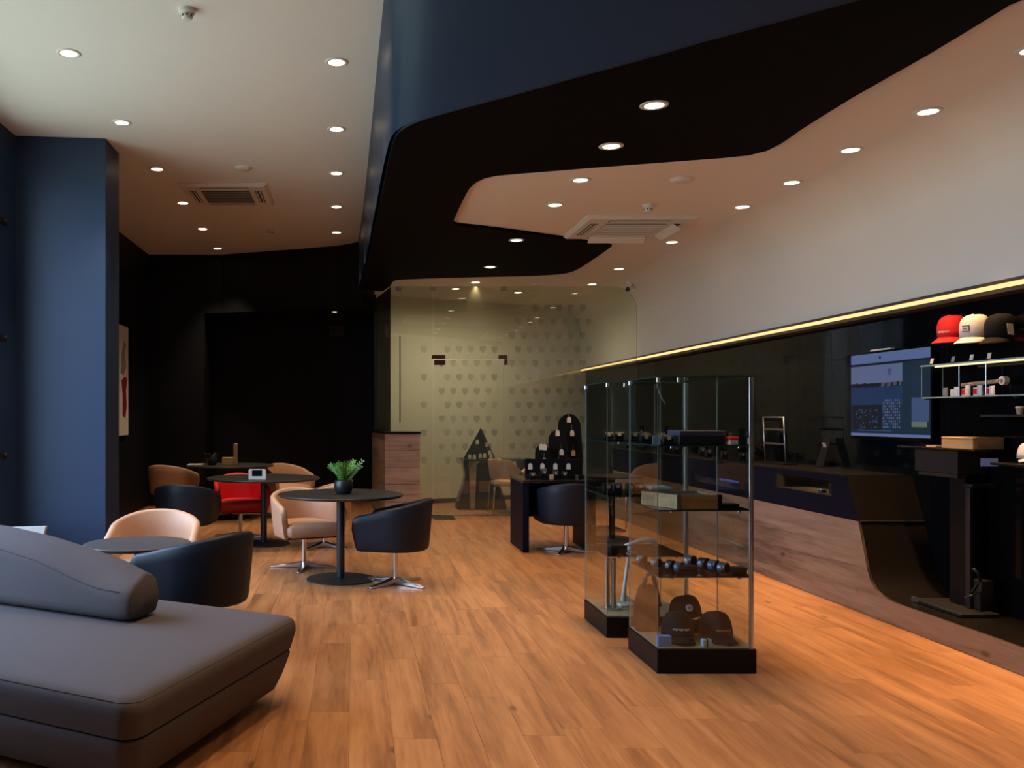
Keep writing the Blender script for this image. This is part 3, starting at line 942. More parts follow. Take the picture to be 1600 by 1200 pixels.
plant(-.094, 7.72, .74, 'bright green leafy plant in a round black pot on the nearest round table', .083, .20, 30, M['leaf'], 3, .145)
plant(-1.96, 12.3, .735, 'small dark leafy plant on the rearmost table beside the wooden stand', .075, .10, 14, M['leafdark'], 5, .10)
# napkin holder on the middle table
nh = thing('napkin_holder', 'white and black napkin holder on the middle round table', 'napkin holder', (-1.04, 9.6, .735))
nx, ny = -1.035, 9.55
build('frame', MB().prism([(-.09, 0), (.09, 0), (.09, .10), (.055, .10), (.055, .035), (-.055, .035), (-.055, .10), (-.09, .10)], 'y', -.04, .04).xf(Matrix.Translation((nx, ny, .736))), M['paper'], nh)
build('napkins', MB().box(nx - .052, nx + .052, ny - .045, ny + .035, .772, .826).bevel(.004, 1), M['velvet'], nh)
build('cover', MB().box(nx - .085, nx + .085, ny - .036, ny + .036, .8365, .842), M['paper'], nh)
# L-shaped wooden menu stand on rear table
mn = thing('menu_stand', 'pale wooden menu stand with an upright arm on the rearmost table', 'stand', (-1.67, 12.35, .735))
build('box', MB().box(-1.82, -1.67, 12.3, 12.4, .737, .84).bevel(.004, 1), M['pale_wood'], mn)
build('upright', MB().box(-1.665, -1.615, 12.31, 12.37, .737, 1.03).bevel(.004, 1), M['pale_wood'], mn)
o = build('napkin_stack', MB().box(-2.28, -2.08, 12.22, 12.38, .736, .752).bevel(.003, 1), M['paper'])
tag(o, 'flat white napkins on the left edge of the rearmost table', 'napkins')

# ================================================================== COUNTER ALONG THE RIGHT WALL
XC = 3.63
ct = thing('display_counter', 'long oak and dark navy display counter along the black glass wall', 'counter', (3.87, 9.5, 0))
YE = 12.6
cur = [(6.46, .65), (6.40, .48), (6.35, .33), (6.31, .255), (6.25, .20), (6.15, .168), (6.0, .152), (3.3, .145)]
wf = [(YE, 0), (YE, .65)] + cur + [(3.3, 0)]
build('oak_front', MB().prism(wf, 'x', XC, XC + .02), M['oak'], ct)
build('carcass', MB().prism([(YE, 0), (YE, .645)] + [(y + .03, z - .03) for y, z in cur[:-1]] + [(3.3, .11), (3.3, 0)], 'x', XC + .021, 4.10), M['baseblack'], ct)
# black curved sheet: slanted cheek running into the platform
top = [(6.605, .968)] + [(6.46, .65)] + cur[1:]
sheet = top + [(y + (.018 if z > .2 else .01), z - .012) for y, z in top[::-1]]
build('curved_cheek', MB().prism(sheet, 'x', XC + .001, 4.112), M['panelblack'], ct, 30)
build('cheek_seam', MB().box(XC + .01, 4.11, 6.448, 6.462, .649, .655), M['slot'], ct)
# navy upper front around two niches
n1 = (6.82, 7.74, .80, .918); n2 = (8.46, 9.62, .715, .795)
mb = MB()
mb.prism([(6.605, .955), (6.46, .651), (n1[0], .651), (n1[0], .955)], 'x', XC, XC + .02)
for a, b in ((n1[0], n1[1]),):
    mb.box(XC, XC + .02, a, b, .651, n1[2]); mb.box(XC, XC + .02, a, b, n1[3], .955)
mb.box(XC, XC + .02, n1[1], n2[0], .651, .955)
mb.box(XC, XC + .02, n2[0], n2[1], .651, n2[2]); mb.box(XC, XC + .02, n2[0], n2[1], n2[3], .955)
mb.box(XC, XC + .02, n2[1], YE, .651, .955)
up = build('navy_front', mb, M['navyband'], ct)
build('worktop', MB().prism([(XC - .004, .957), (4.112, .957), (4.112, .972), (XC - .004, .972)], 'y', 6.615, YE) , M['panelblack'], ct)
for (a, b, z0, z1), kind in ((n1, 'led'), (n2, 'ledblue')):
    nb = MB()
    nb.box(XC + .30, XC + .31, a, b, z0, z1)
    nb.box(XC + .021, XC + .31, a - .008, a - .001, z0, z1); nb.box(XC + .021, XC + .31, b + .001, b + .008, z0, z1)
    build('niche_lining', nb, M['panelblack'] if kind == 'led' else M['bluebox'], ct)
    nb = MB()
    nb.box(XC + .021, XC + .31, a, b, z0 - .008, z0 - .001); nb.box(XC + .021, XC + .31, a, b, z1 + .001, z1 + .008)
    build('niche_shelf', nb, M['beigemat'] if kind == 'led' else M['bluebox'], ct)
    build('niche_light', MB().box(XC + .26 if kind == 'led' else XC + .285, XC + .297, a + .01, b - .01, z1 - .016 if kind == 'led' else z0 + .008, z1 - .002), M[kind], ct)
    gl = MB().box(XC + .004, XC + .010, a + .002, b - .002, z0 + .002, z1 - .002)
    for f in gl.bm.faces: f.material_index = 1
    for f in sorted(gl.bm.faces, key=lambda f: -f.calc_area())[:2]: f.material_index = 0
    build('niche_glass', gl, [M['gcase'], M['gedge']], ct)
# a few items lying in the lit niche
t = thing('niche_model', 'tiny dark ornament in the lit niche of the counter', 'ornament', (3.78, 6.97, .802))
build('body', MB().box(3.74, 3.82, 6.88, 6.99, .802, .845).bevel(.008, 1), M['pot'], t)
build('cabin', MB().box(3.75, 3.81, 6.90, 6.96, .845, .875).bevel(.006, 1), M['pot'], t)
build('stand', MB().box(3.72, 3.735, 7.02, 7.03, .802, .885), M['steel'], t)
t = thing('niche_watch', 'small dark watch lying in the lit niche of the counter', 'watch', (3.72, 7.12, .803))
build('strap', MB().lathe([(.022, 0), (.028, 0), (.028, .02), (.022, .02)], (3.72, 7.12, .803), 18, cap=False), M['pot'], t)
build('dial', MB().cyl((3.70, 7.10, .824), .014, .006, 16), M['steel'], t)

# ================================================================== DESK NEAR THE GLASS WALL
dk = thing('black_desk', 'black slab-sided desk in front of the glass wall carrying jewellery displays', 'desk', (2.1, 9.6, 0))
build('top', MB().box(1.735, 2.49, 9.22, 10.0, .715, .748).bevel(.003, 1), M['panelblack'], dk)
build('side_panel', MB().box(1.735, 1.80, 9.24, 9.98, 0, .714).bevel(.003, 1), M['navyband'], dk)
build('side_panel', MB().box(2.43, 2.488, 9.24, 9.98, 0, .714).bevel(.003, 1), M['navyband'], dk)
build('modesty_panel', MB().box(1.80, 2.43, 9.90, 9.92, .30, .714), M['navyband'], dk)


# pendant on a card: black display with small tags
def tag_card(parent, x, y, z, s=.045, m=None):
    mb = MB().prism([(-.5, -.6), (.5, -.6), (.5, .25), (.25, .6), (-.25, .6), (-.5, .25)], 'y', -.002, .002)
    mb.xf(Matrix.Scale(s, 4, (1, 0, 0)) @ Matrix.Scale(s * 1.2, 4, (0, 0, 1)))
    mb.xf(Matrix.Translation((x, y, z)))
    return build('price_tag', mb, m or M['tagm'], parent)


def bust(x, y, z, wd, hgt, label, tags, prof=None):
    """domed black velvet display board leaning back, with hanging tags"""
    t = thing('jewellery_board', label, 'jewellery display', (x, y, z), 0, 'black jewellery boards on the desk')
    pts = []
    for k in range(17):
        a = PI * k / 16
        pts.append((wd / 2 * math.cos(a), hgt - wd * .55 + wd * .55 * math.sin(a)))
    pts += [(-wd * .55, hgt * .3), (-wd * .5, 0), (wd * .5, 0), (wd * .55, hgt * .3)]
    mb = MB().prism(pts, 'y', -.014, .014)
    mb.xf(Matrix.Translation((x, y, z)) @ Matrix.Rotation(R(-8), 4, 'X'))
    build('board', mb, M['velvet'], t)
    build('foot', MB().box(x - wd * .4, x + wd * .4, y - .01, y + .09, z, z + .012), M['velvet'], t)
    for u, v in tags:
        zz = v * hgt
        tag_card(t, x + u * wd, y - .022 + zz * math.tan(R(8)), z + zz)
        build('chain', MB().tube([(x + u * wd - .004, y - .02 + zz * math.tan(R(8)), z + zz + .03), (x + u * wd, y - .02 + (zz + .05) * math.tan(R(8)), z + zz + .09)], .0015, 5), M['steel'], t)
    return t


ZD = .749
bust(2.40, 9.94, ZD, .25, .69, 'tallest black domed jewellery board on the desk', [(-.02, .90), (.10, .68), (.12, .36)])
bust(2.235, 9.80, ZD, .20, .51, 'middle black domed jewellery board on the desk', [(-.02, .93), (.16, .52), (.0, .25)])
bust(2.04, 9.70, ZD, .15, .35, 'lowest black domed jewellery board on the desk', [(-.1, .93), (.16, .92), (.1, .5)])
tr = thing('jewellery_tray', 'upright black jewellery tray with a row of tags at the foot of the domed boards', 'jewellery display', (2.13, 9.6, ZD))
build('board', MB().box(1.835, 2.44, 9.64, 9.66, ZD, ZD + .20).bevel(.003, 1), M['velvet'], tr)
build('ledge', MB().box(1.835, 2.44, 9.52, 9.638, ZD, ZD + .03).bevel(.003, 1), M['velvet'], tr)
for u in (1.89, 2.02, 2.16, 2.30):
    tag_card(tr, u, 9.634, ZD + .12)
for u in (2.12, 2.24, 2.36):
    tag_card(tr, u, 9.515, ZD + .018, .03, M['steel'])
# small things on the desk front
def watch_stand(x, y, z, label, hgt=.075, m='pot', group=None):
    t = thing('watch_stand', label, 'watch display', (x, y, z), 0, group)
    build('base', MB().box(x - .03, x + .03, y - .025, y + .025, z, z + .012).bevel(.003, 1), M['velvet'], t)
    build('roll', MB().tube([(x - .028, y, z + hgt * .6), (x + .028, y, z + hgt * .6)], hgt * .4, 16), M[m], t, 40)
    build('dial', MB().lathe([(.012, -.006), (.012, 0), (.004, .001)], (0, 0, 0), 18).xf(Matrix.Translation((x, y - hgt * .41, z + hgt * .68)) @ Matrix.Rotation(R(70), 4, 'X')), M['steel'], t)
    return t
watch_stand(1.86, 9.36, ZD, 'watch on a roll at the left front corner of the desk', .07)
watch_stand(1.98, 9.38, ZD, 'second watch on a roll from the left along the desk front', .11)
watch_stand(2.10, 9.38, ZD, 'watch on a roll beside the small tan card on the desk', .09)
watch_stand(2.20, 9.40, ZD, 'watch on a roll at the right of the desk front', .08)
o = build('small_card', MB().box(2.035, 2.075, 9.32, 9.36, ZD, ZD + .05).bevel(.003, 1), M['kraft']); tag(o, 'tiny tan card standing among the watches on the desk', 'card')

# ---- office table behind the glass with a triangular display
ot = thing('office_table', 'dark table with a flared black pedestal behind the glass door', 'table', (2.1, 13.65, 0))
build('top', MB().box(1.64, 2.70, 13.40, 13.92, .735, .765).bevel(.003, 1), M['panelblack'], ot)
mb = MB(); rr = []
for z, s, w_ in ((0, .37, .16), (.06, .365, .16), (.2, .33, .15), (.38, .27, .13), (.52, .245, .12), (.66, .27, .13), (.734, .28, .14)):
    rr.append([(1.92 - s, 13.66 - w_, z), (1.92 + s, 13.66 - w_, z), (1.92 + s, 13.66 + w_, z), (1.92 - s, 13.66 + w_, z)])
mb.loft(rr); build('pedestal', mb, M['gblack'], ot, 30)
mb = MB(); mb.prism([(1.735, 0), (1.80, 0), (1.83, .68), (1.90, .734), (1.72, .734)], 'y', 13.43, 13.48); build('front_leg', mb, M['oakx'], ot)
build('rear_leg', MB().box(2.50, 2.56, 13.45, 13.85, 0, .734), M['navyband'], ot)
td = thing('triangular_display', 'black triangular jewellery display on the table behind the glass', 'jewellery display', (1.86, 13.6, .766))
mb = MB(); y0 = 13.5
A = (1.635, y0, .766); B = (2.03, y0 - .03, .766); Cc = (2.14, y0 + .12, .766); T_ = (1.915, y0 + .08, 1.235)
v = [mb.bm.verts.new(p) for p in (A, B, Cc, (1.75, y0 + .2, .766), T_)]
for q in ((0, 1, 4), (1, 2, 4), (2, 3, 4), (3, 0, 4), (3, 2, 1, 0)): mb.f([v[i] for i in q])
build('pyramid', mb, M['velvet'], td)
for x, z in ((1.845, 1.02), (1.73, .80), (1.80, .80), (1.89, .81), (1.955, .815), (2.03, .86), (1.99, .98), (2.05, .81)):
    tag_card(td, x, y0 - .04, z, .048)

# ---- four-legged tan chair in the office
fc = thing('office_chair', 'tan low-backed chair on slim chrome legs behind the glass', 'chair', (2.27, 13.05, 0))
cx, cy = 2.27, 13.05
mb = MB(); rr = []
for k in range(21):
    a = R(60) + R(250) * k / 20
    ca, sa = math.cos(a + R(0)), math.sin(a)
    edge = abs(k - 10) / 10
    hh = .78 - .0 if edge < .6 else .78 - .25 * (edge - .6) / .4
    lo = .50 + (.16 * max(0, edge - .6) / .4)
    o_, i_ = .32, .28
    rr.append([(cx + ca * o_ * .92, cy + sa * .27, lo), (cx + ca * o_ * 1.03, cy + sa * .29, hh), (cx + ca * i_ * 1.03, cy + sa * .25, hh), (cx + ca * i_ * .92, cy + sa * .23, lo)])
mb.loft(rr); mb.bevel(.012, 2); build('backrest', mb, M['tan'], fc, 50)
mb = MB(); rings = []
for ins, z in ((.04, .40), (.01, .415), (0, .44), (.012, .465), (.05, .472)):
    rings.append([(cx + a, cy + b, z) for a, b in round_poly([(-.27, -.25), (.27, -.25), (.27, .25), (-.27, .25)], .09, ins, 6)])
mb.loft(rings); build('seat', mb, M['tan'], fc, 50)
for a, b in ((-1, -1), (1, -1), (1, 1), (-1, 1)):
    build('leg', MB().tube([(cx + a * .22, cy + b * .2, .41), (cx + a * .27, cy + b * .24, .40), (cx + a * .29, cy + b * .26, .0)], .011, 10), M['chrome'], fc, True)

# ---- black cantilever chair seen through the display case
kc = thing('cantilever_chair', 'black chair on a chrome tube frame seen through the glass display case', 'chair', (3.07, 11.15, 0))
cx, cy = 3.07, 11.15
fr = [(cx - .22, cy + .2, .01), (cx - .22, cy - .24, .01), (cx - .23, cy - .26, .05), (cx - .23, cy - .26, .42), (cx - .22, cy - .22, .455), (cx - .22, cy + .2, .455), (cx - .22, cy + .27, .50), (cx - .21, cy + .31, .60), (cx - .17, cy + .32, .63)]
fr2 = [(2 * cx - a, b, c) for a, b, c in fr]
build('frame', MB().tube(fr + fr2[::-1], .011, 10), M['chrome'], kc, True)
build('rear_rail', MB().tube([(cx - .22, cy + .2, .012), (cx + .22, cy + .2, .012)], .011, 10), M['chrome'], kc, True)
build('seat', MB().box(cx - .23, cx + .23, cy - .23, cy + .22, .468, .505).bevel(.014, 3), M['velvet'], kc, 40)
build('backrest', MB().obox((cx, cy + .285, .565), (.205, 0, 0), (0, .012, 0), (0, .014, .05)).bevel(.01, 2), M['velvet'], kc, 40)

# ================================================================== CAPS
def cap(x, y, z, d, tilt, label, crown, brim, group=None, sc_=1.0, front=None):
    """baseball cap; local -y is the front; origin at centre of the crown's rim"""
    t = thing('baseball_cap', label, 'cap', (x, y, z), 0, group)
    m = Matrix.Translation((x, y, z)) @ Matrix.Rotation(face(*d), 4, 'Z') @ Matrix.Rotation(tilt, 4, 'X') @ Matrix.Scale(sc_, 4)
    mb = MB(); rings = []
    n = 28
    for k in range(9):
        a = PI / 2 * k / 8
        rz_ = .118 * math.sin(a) ** .92
        rr = math.cos(a) ** .55 if k < 8 else .03
        ring = []
        for i in range(n):
            th = 2 * PI * i / n
            fx = .080 * math.cos(th) * rr; fy = .096 * math.sin(th) * rr
            fz = rz_ + (.008 * -math.sin(th) if fy < 0 else 0) * math.sin(a)
            ring.append((fx, fy, fz))
        rings.append(ring)
    mb.loft(rings); mb.xf(m)
    build('crown', mb, crown, t, True)
    mb = MB(); g0 = []
    for k in range(13):
        th = PI + R(12) + R(156) * k / 12
        cx_, cy_ = math.cos(th), math.sin(th)
        row = []
        for u in (0, .35, .7, 1.0):
            ext = .082 * abs(cy_) ** .7
            xx = .078 * cx_; yy = .094 * cy_ - ext * u
            zz = .006 - .020 * (xx / .08) ** 2 - .018 * u
            row.append((xx, yy, zz))
        g0.append(row)
    for lay in (0, -.004):
        pass
    top = [[mb.bm.verts.new(p) for p in r] for r in g0]
    bot = [[mb.bm.verts.new((p[0], p[1], p[2] - .004)) for p in r] for r in g0]
    for i in range(12):
        for j in range(3):
            mb.f([top[i][j], top[i + 1][j], top[i + 1][j + 1], top[i][j + 1]]); mb.f([bot[i][j], bot[i][j + 1], bot[i + 1][j + 1], bot[i + 1][j]])
        mb.f([top[i][3], top[i + 1][3], bot[i + 1][3], bot[i][3]]); mb.f([top[i][0], bot[i][0], bot[i + 1][0], top[i + 1][0]])
    for i in (0, 12):
        for j in range(3):
            mb.f([top[i][j], top[i][j + 1], bot[i][j + 1], bot[i][j]])
    mb.xf(m); build('brim', mb, brim, t, True)
    build('button', MB().lathe([(.008, 0), (.007, .004), (.002, .006)], (0, 0, .116), 12).xf(m), crown, t, True)
    if front:
        front(t, m)
    return t


def badge_line(cols, wdt, z, matl, name):
    """small embroidered strokes in a row across the front of the crown"""
    def fn(t, m):
        mb = MB(); n = cols
        for k in range(n):
            u = (k + .5) / n - .5
            xx = u * wdt
            yy = -.0965 * math.sqrt(max(0, 1 - (xx / .082) ** 2)) * (math.cos(math.asin(min(1, z / .118))) ** .55) - .0015
            mb.box(xx - wdt / n * .36, xx + wdt / n * .36, yy - .001, yy + .002, z - .004 - .003 * (k % 2), z + .004)
        mb.xf(m); b = build(name, mb, matl, t); b['kind'] = 'stuff'
    return fn


def badge_round(t, m):
    mm = m @ Matrix.Translation((0, -.088, .062)) @ Matrix.Rotation(R(72), 4, 'X')
    build('badge', MB().lathe([(.021, 0), (.021, .003), (.015, .0035), (.014, .0025), (.002, .0025)], (0, 0, 0), 24).xf(mm), M['paper'], t)
    build('badge_centre', MB().lathe([(.011, .0025), (.011, .0038), (.002, .004)], (0, 0, 0), 20).xf(mm), M['grille'], t)


def emblem_loop(t, m):
    mb = MB()
    for z, x0, x1 in ((.072, -.020, .020), (.056, -.014, .012), (.040, -.020, .020)):
        pts = []
        for k in range(5):
            xx = x0 + (x1 - x0) * k / 4
            pts.append((xx, -.0965 * math.sqrt(1 - (xx / .082) ** 2) * (math.cos(math.asin(z / .118)) ** .55) - .002, z))
        mb.tube(pts, .0022, 5)
    yy = -.0965 * math.sqrt(1 - (.02 / .082) ** 2)
    mb.tube([(.020, yy * (math.cos(math.asin(zz / .118)) ** .55) - .002, zz) for zz in (.040, .048, .056, .064, .072)], .0022, 5)
    mb.xf(m); b = build('emblem', mb, M['slot'], t); b['kind'] = 'stuff'


# ================================================================== GLASS SHOWCASES
def showcase(x0, x1, y0, y1, zb, zt, shelves, label, parent_group):
    t = thing('glass_showcase', label, 'display case', ((x0 + x1) / 2, (y0 + y1) / 2, 0), 0, parent_group)
    build('base', MB().box(x0, x1, y0, y1, 0, zb).bevel(.003, 1), M['baseblack'], t)
    build('base_liner', MB().box(x0 + .012, x1 - .012, y0 + .012, y1 - .012, zb, zb + .004), M['beigemat'], t)
    th = .005

    def gp_(name, b, ax, edge='gedge', m='gcase'):
        mb = MB().box(*b); mb.bm.normal_update()
        for f in mb.bm.faces:
            f.material_index = 0 if abs(f.normal['xyz'.index(ax)]) > .9 else 1
        return build(name, mb, [M[m], M[edge]], t)
    za, zc_ = zb + .005, zt - .007
    gp_('front_pane', (x0 + .004, x1 - .035, y0 + .004, y0 + .004 + th, za, zc_), 'y')
    gp_('left_pane', (x0 + .004, x0 + .004 + th, y0 + .010, y1 - .004, za, zc_), 'x', 'gedgel')
    gp_('right_pane', (x1 - .009, x1 - .004, y0 + .03, y1 - .004, za, zc_), 'x', 'gedgel')
    gp_('back_pane', (x0 + .012, x1 - .012, y1 - .009, y1 - .004, za, zc_), 'y', 'gedgel')
    gp_('top_pane', (x0, x1, y0, y1, zt - .006, zt), 'z')
    build('corner_post', MB().cyl((x1 - .024, y0 + .016, zb), .0125, zt - .006 - zb, 18), M['steel'], t, 40)
    for z in shelves:
        gp_('shelf', (x0 + .014, x1 - .014, y0 + .016, y1 - .014, z - .008, z), 'z', 'gedge', 'smoke')
        for sx_ in (.16, .84):
            xx = x0 + (x1 - x0) * sx_
            build('shelf_clip', MB().cyl((xx, y0 + .02, z - .016), .009, .008, 12), M['chrome'], t, 40)
    for a, b in ((x0 + .008, y0 + .008), (x0 + .008, y1 - .012), (x1 - .024, y0 + .016), (x0 + .12, y0 + .008)):
        build('top_clip', MB().box(a - .010, a + .010, b - .008, b + .010, zt - .034, zt - .0065).bevel(.002, 1), M['chrome'], t)
    return t


BX = (1.655, 2.20, 4.90, 5.42); ZB = .134
showcase(*BX, ZB, 1.628, (1.25, .895, .53), 'tall glass display case with a black base, the nearer one holding three caps', 'glass display cases')
showcase(1.60, 2.135, 5.69, 6.24, ZB, 1.628, (1.25, .90, .52), 'tall glass display case with a black base, standing just behind the nearer one', 'glass display cases')


def box_item(name, x0, x1, y0, y1, z, h, m, label, cat='box', lid=None, rz=0):
    t = thing(name, label, cat, ((x0 + x1) / 2, (y0 + y1) / 2, z))
    c = ((x0 + x1) / 2, (y0 + y1) / 2)
    rot = Matrix.Translation((c[0], c[1], 0)) @ Matrix.Rotation(rz, 4, 'Z') @ Matrix.Translation((-c[0], -c[1], 0))
    hb = h if not lid else h * .62
    build('body', MB().box(x0, x1, y0, y1, z + .0005, z + hb).bevel(.003, 1).xf(rot), m, t)
    if lid:
        build('lid', MB().box(x0 - .002, x1 + .002, y0 - .002, y1 + .002, z + hb + .0005, z + h).bevel(.003, 1).xf(rot), lid, t)
    return t


# ---- near case: top shelf
z = 1.2505
box_item('presentation_box', 1.80, 2.055, 4.97, 5.15, z, .078, M['pot'], 'dark blue flat box on the top shelf of the nearer case', lid=M['bluebox'])
box_item('gift_box', 2.075, 2.12, 4.95, 5.00, z, .045, M['paper'], 'tiny red and white box at the right end of the top shelf', lid=M['capred'])
o = build('pale_blue_card', MB().box(1.69, 1.735, 5.08, 5.084, z, z + .05).xf(Matrix.Identity(4)), M['ltblue']); tag(o, 'small pale blue card standing on the top shelf of the nearer case', 'card')
for k, (a, b, lb) in enumerate(((1.755, 5.02, 'small dark watch beside the dark blue flat box'), (1.70, 5.24, 'small watch at the back left of the top shelf'), (1.80, 5.28, 'small watch behind the dark blue flat box'))):
    watch_stand(a, b, z, lb + ', nearer case', .055)
# middle shelf: tray
z = .8955
tr = thing('wooden_tray', 'open yellowish wooden tray lined in dark blue on the middle shelf of the nearer case', 'tray', (1.85, 5.12, z))
m = Matrix.Translation((1.84, 5.09, z))
hx, hy, hz = .17, .145, .078
build('front_board', MB().box(-.04, hx, -hy, -hy + .012, .001, hz).xf(m), M['tray_wood'], tr)
build('front_board', MB().prism([(-.06, -hy), (-.045, -hy), (-.155, hy * .9), (-.17, hy * .9)], 'z', .001, hz).xf(m), M['tray_wood'], tr)
build('side_board', MB().box(hx - .012, hx, -hy + .013, hy, .001, hz).xf(m), M['tray_wood'], tr)
build('back_board', MB().box(-.165, hx - .013, hy - .012, hy, .001, hz).xf(m), M['tray_wood'], tr)
build('lining', MB().prism([(-.043, -hy + .013), (hx - .013, -hy + .013), (hx - .013, hy - .013), (-.15, hy - .013)], 'z', .001, hz - .01).xf(m), M['bluebox'], tr)
build('corner_clip', MB().box(-.062, -.038, -hy - .008, -hy - .001, -.012, hz + .004).xf(m), M['chrome'], tr)
build('corner_clip', MB().box(hx - .004, hx + .016, -hy - .008, -hy + .012, .001, hz + .002).xf(m), M['velvet'], tr)
for k in range(2):
    a = 2.03 + k * .055
    t = thing('watch_box', ('narrow black box lying right of the wooden tray', 'second narrow black box at the right end of the middle shelf')[k], 'box', (a + .03, 5.0, z))
    build('body', MB().box(a, a + .05, 4.97, 5.06, z + .0005, z + .018).bevel(.002, 1), M['velvet'], t); build('lid', MB().box(a - .001, a + .051, 4.969, 5.061, z + .0185, z + .026).bevel(.002, 1), M['pot'], t)
# third shelf: watches in rows and black boxes
z = .5305
mats = {'b': mat('bracelet_blue', (.06, .10, .16), .35, .3, scale=90, var=.6), 's': mat('bracelet_silver', (.13, .15, .17), .38, .6, scale=120, var=.7), 'k': M['pot']}


def bangle(x, y, z, r, wdt, d, m, label):
    t = thing('bracelet_watch', label, 'watch', (x, y, z), 0, 'bracelet watches on the third shelf')
    mm = Matrix.Translation((x, y, z + r)) @ Matrix.Rotation(d, 4, 'Z') @ Matrix.Rotation(R(90), 4, 'Y')
    build('strap', MB().lathe([(r * .82, -wdt / 2), (r, -wdt / 2), (r, wdt / 2), (r * .82, wdt / 2)], (0, 0, 0), 22, cap=False).xf(mm), m, t, 40)
    for k in range(0):
        pass
    build('cuff', MB().lathe([(r * .80, -wdt * .48), (r * .80, wdt * .48)], (0, 0, 0), 20).xf(mm), M['velvet'], t, 40)
    mc = Matrix.Translation((x, y, z + r)) @ Matrix.Rotation(d, 4, 'Z') @ Matrix.Translation((0, -r, 0)) @ Matrix.Rotation(R(90), 4, 'X')
    build('dial', MB().lathe([(wdt * .42, -.004), (wdt * .42, .005), (wdt * .34, .007), (.001, .007)], (0, 0, 0), 20).xf(mc), mats['b'] if m is mats['b'] else mats['s'], t, 40)
    return t


rows = [(1.95, 5.20, 's'), (2.00, 5.13, 'k'), (2.03, 5.06, 'b'), (2.055, 4.99, 's')]
for i, (a, b, k) in enumerate(rows):
    bangle(a, b, z, .036 - .001 * i, .042, R(-55), mats[k], f'bracelet watch in the right row of the third shelf, {["farthest", "second from back", "blue one", "nearest"][i]}')
for i, (a, b, k) in enumerate([(1.70, 5.30, 's'), (1.745, 5.18, 's'), (1.80, 5.10, 'k'), (1.825, 5.03, 'b')]):
    bangle(a, b, z, .030, .036, R(-55), mats[k], f'bracelet watch in the left row of the third shelf, {["farthest", "second from the back", "third from the back", "nearest"][i]}')
box_item('black_box', 1.80, 1.90, 4.955, 5.0, z, .05, M['velvet'], 'black box left of centre at the front of the third shelf', lid=M['pot'], rz=R(-12))
box_item('black_box', 2.085, 2.165, 4.94, 5.0, z, .042, M['velvet'], 'black box at the right front of the third shelf', lid=M['pot'], rz=R(4))
# bottom: three caps and cards
zf = ZB + .0045
cap(1.845, 5.122, zf + .022, (-.12, -1), R(-4), 'charcoal cap at the left front of the glass case bottom', M['capblack'], M['capblack'], 'caps in the glass case', 1.10, badge_line(7, .085, .040, M['ltblue'], 'lettering'))
cap(2.065, 5.122, zf + .022, (.08, -1), R(-4), 'charcoal cap at the right front of the glass case bottom', M['capblack'], M['capblack'], 'caps in the glass case', 1.10, badge_line(8, .08, .036, M['grille'], 'lettering'))
st = thing('cap_stand', 'low black stand under the rear cap in the glass case', 'stand', (1.965, 5.30, zf))
build('plinth', MB().box(1.89, 2.05, 5.245, 5.395, zf, zf + .045).bevel(.004, 1), M['velvet'], st)
build('pad', MB().box(1.90, 2.04, 5.25, 5.39, zf + .0455, zf + .053), M['velvet'], st)
cap(1.965, 5.322, zf + .054 + .032, (1, 0), R(-4), 'black cap with a round white badge, standing behind the other two', M['capblack'], M['capblack'], 'caps in the glass case', .98, lambda t, m: badge_round(t, m @ Matrix.Rotation(R(-90), 4, 'Z') @ Matrix.Translation((0, .014, 0))))
o = build('blue_card', MB().box(1.672, 1.745, 4.93, 4.97, zf, zf + .06).bevel(.002, 1), M['blue']); tag(o, 'bright blue card in the left front corner of the glass case bottom', 'card')
bc = thing('small_bundle', 'small pale blue folded pack between the two front caps', 'pack', (1.93, 4.95, zf))
build('wrap', MB().box(1.915, 1.965, 4.925, 4.96, zf, zf + .042).bevel(.004, 1), M['ltblue'], bc); build('band', MB().box(1.935, 1.943, 4.9235, 4.9615, zf, zf + .043), M['velvet'], bc)
# leather goods rising at the back of the case bottom
lg = thing('leather_bag', 'dark leather pouch with a looped strap at the back left of the case bottom', 'bag', (1.74, 5.24, zf))
mb = MB(); rr = []
for zz, s in ((0, .9), (.05, 1.0), (.15, .95), (.24, .7), (.27, .45)):
    rr.append([(1.735 + a * .070 * s, 5.325 + b * .05 * s, zf + zz) for a, b in ((-1, -.6), (-.6, -1), (.6, -1), (1, -.6), (1, .6), (.6, 1), (-.6, 1), (-1, .6))])
mb.loft(rr); build('pouch', mb, M['capbrown'], lg, 60)
pts = [(1.70 + .0 + .10 * k / 10, 5.29, zf + .26 + .09 * math.sin(PI * k / 10) - .11 * max(0, (k - 6) / 4)) for k in range(11)]
build('strap', MB().tube(pts, .013, 8), M['pot'], lg, True)
build('strap_end', MB().tube([(1.77, 5.31, zf + .30), (1.78, 5.31, zf + .36), (1.79, 5.31, zf + .42)], [.012, .012, .003], 8), M['pot'], lg, True)
# hanging cord in the rear case
o = build('hanging_cord', MB().tube([(1.99, 5.9, 1.62), (2.0, 5.9, 1.58), (2.02, 5.9, 1.53), (2.045, 5.9, 1.49)], .004, 6), M['steel'], None, True); tag(o, 'thin pale cord hanging from the lid of the rear glass case', 'cord')
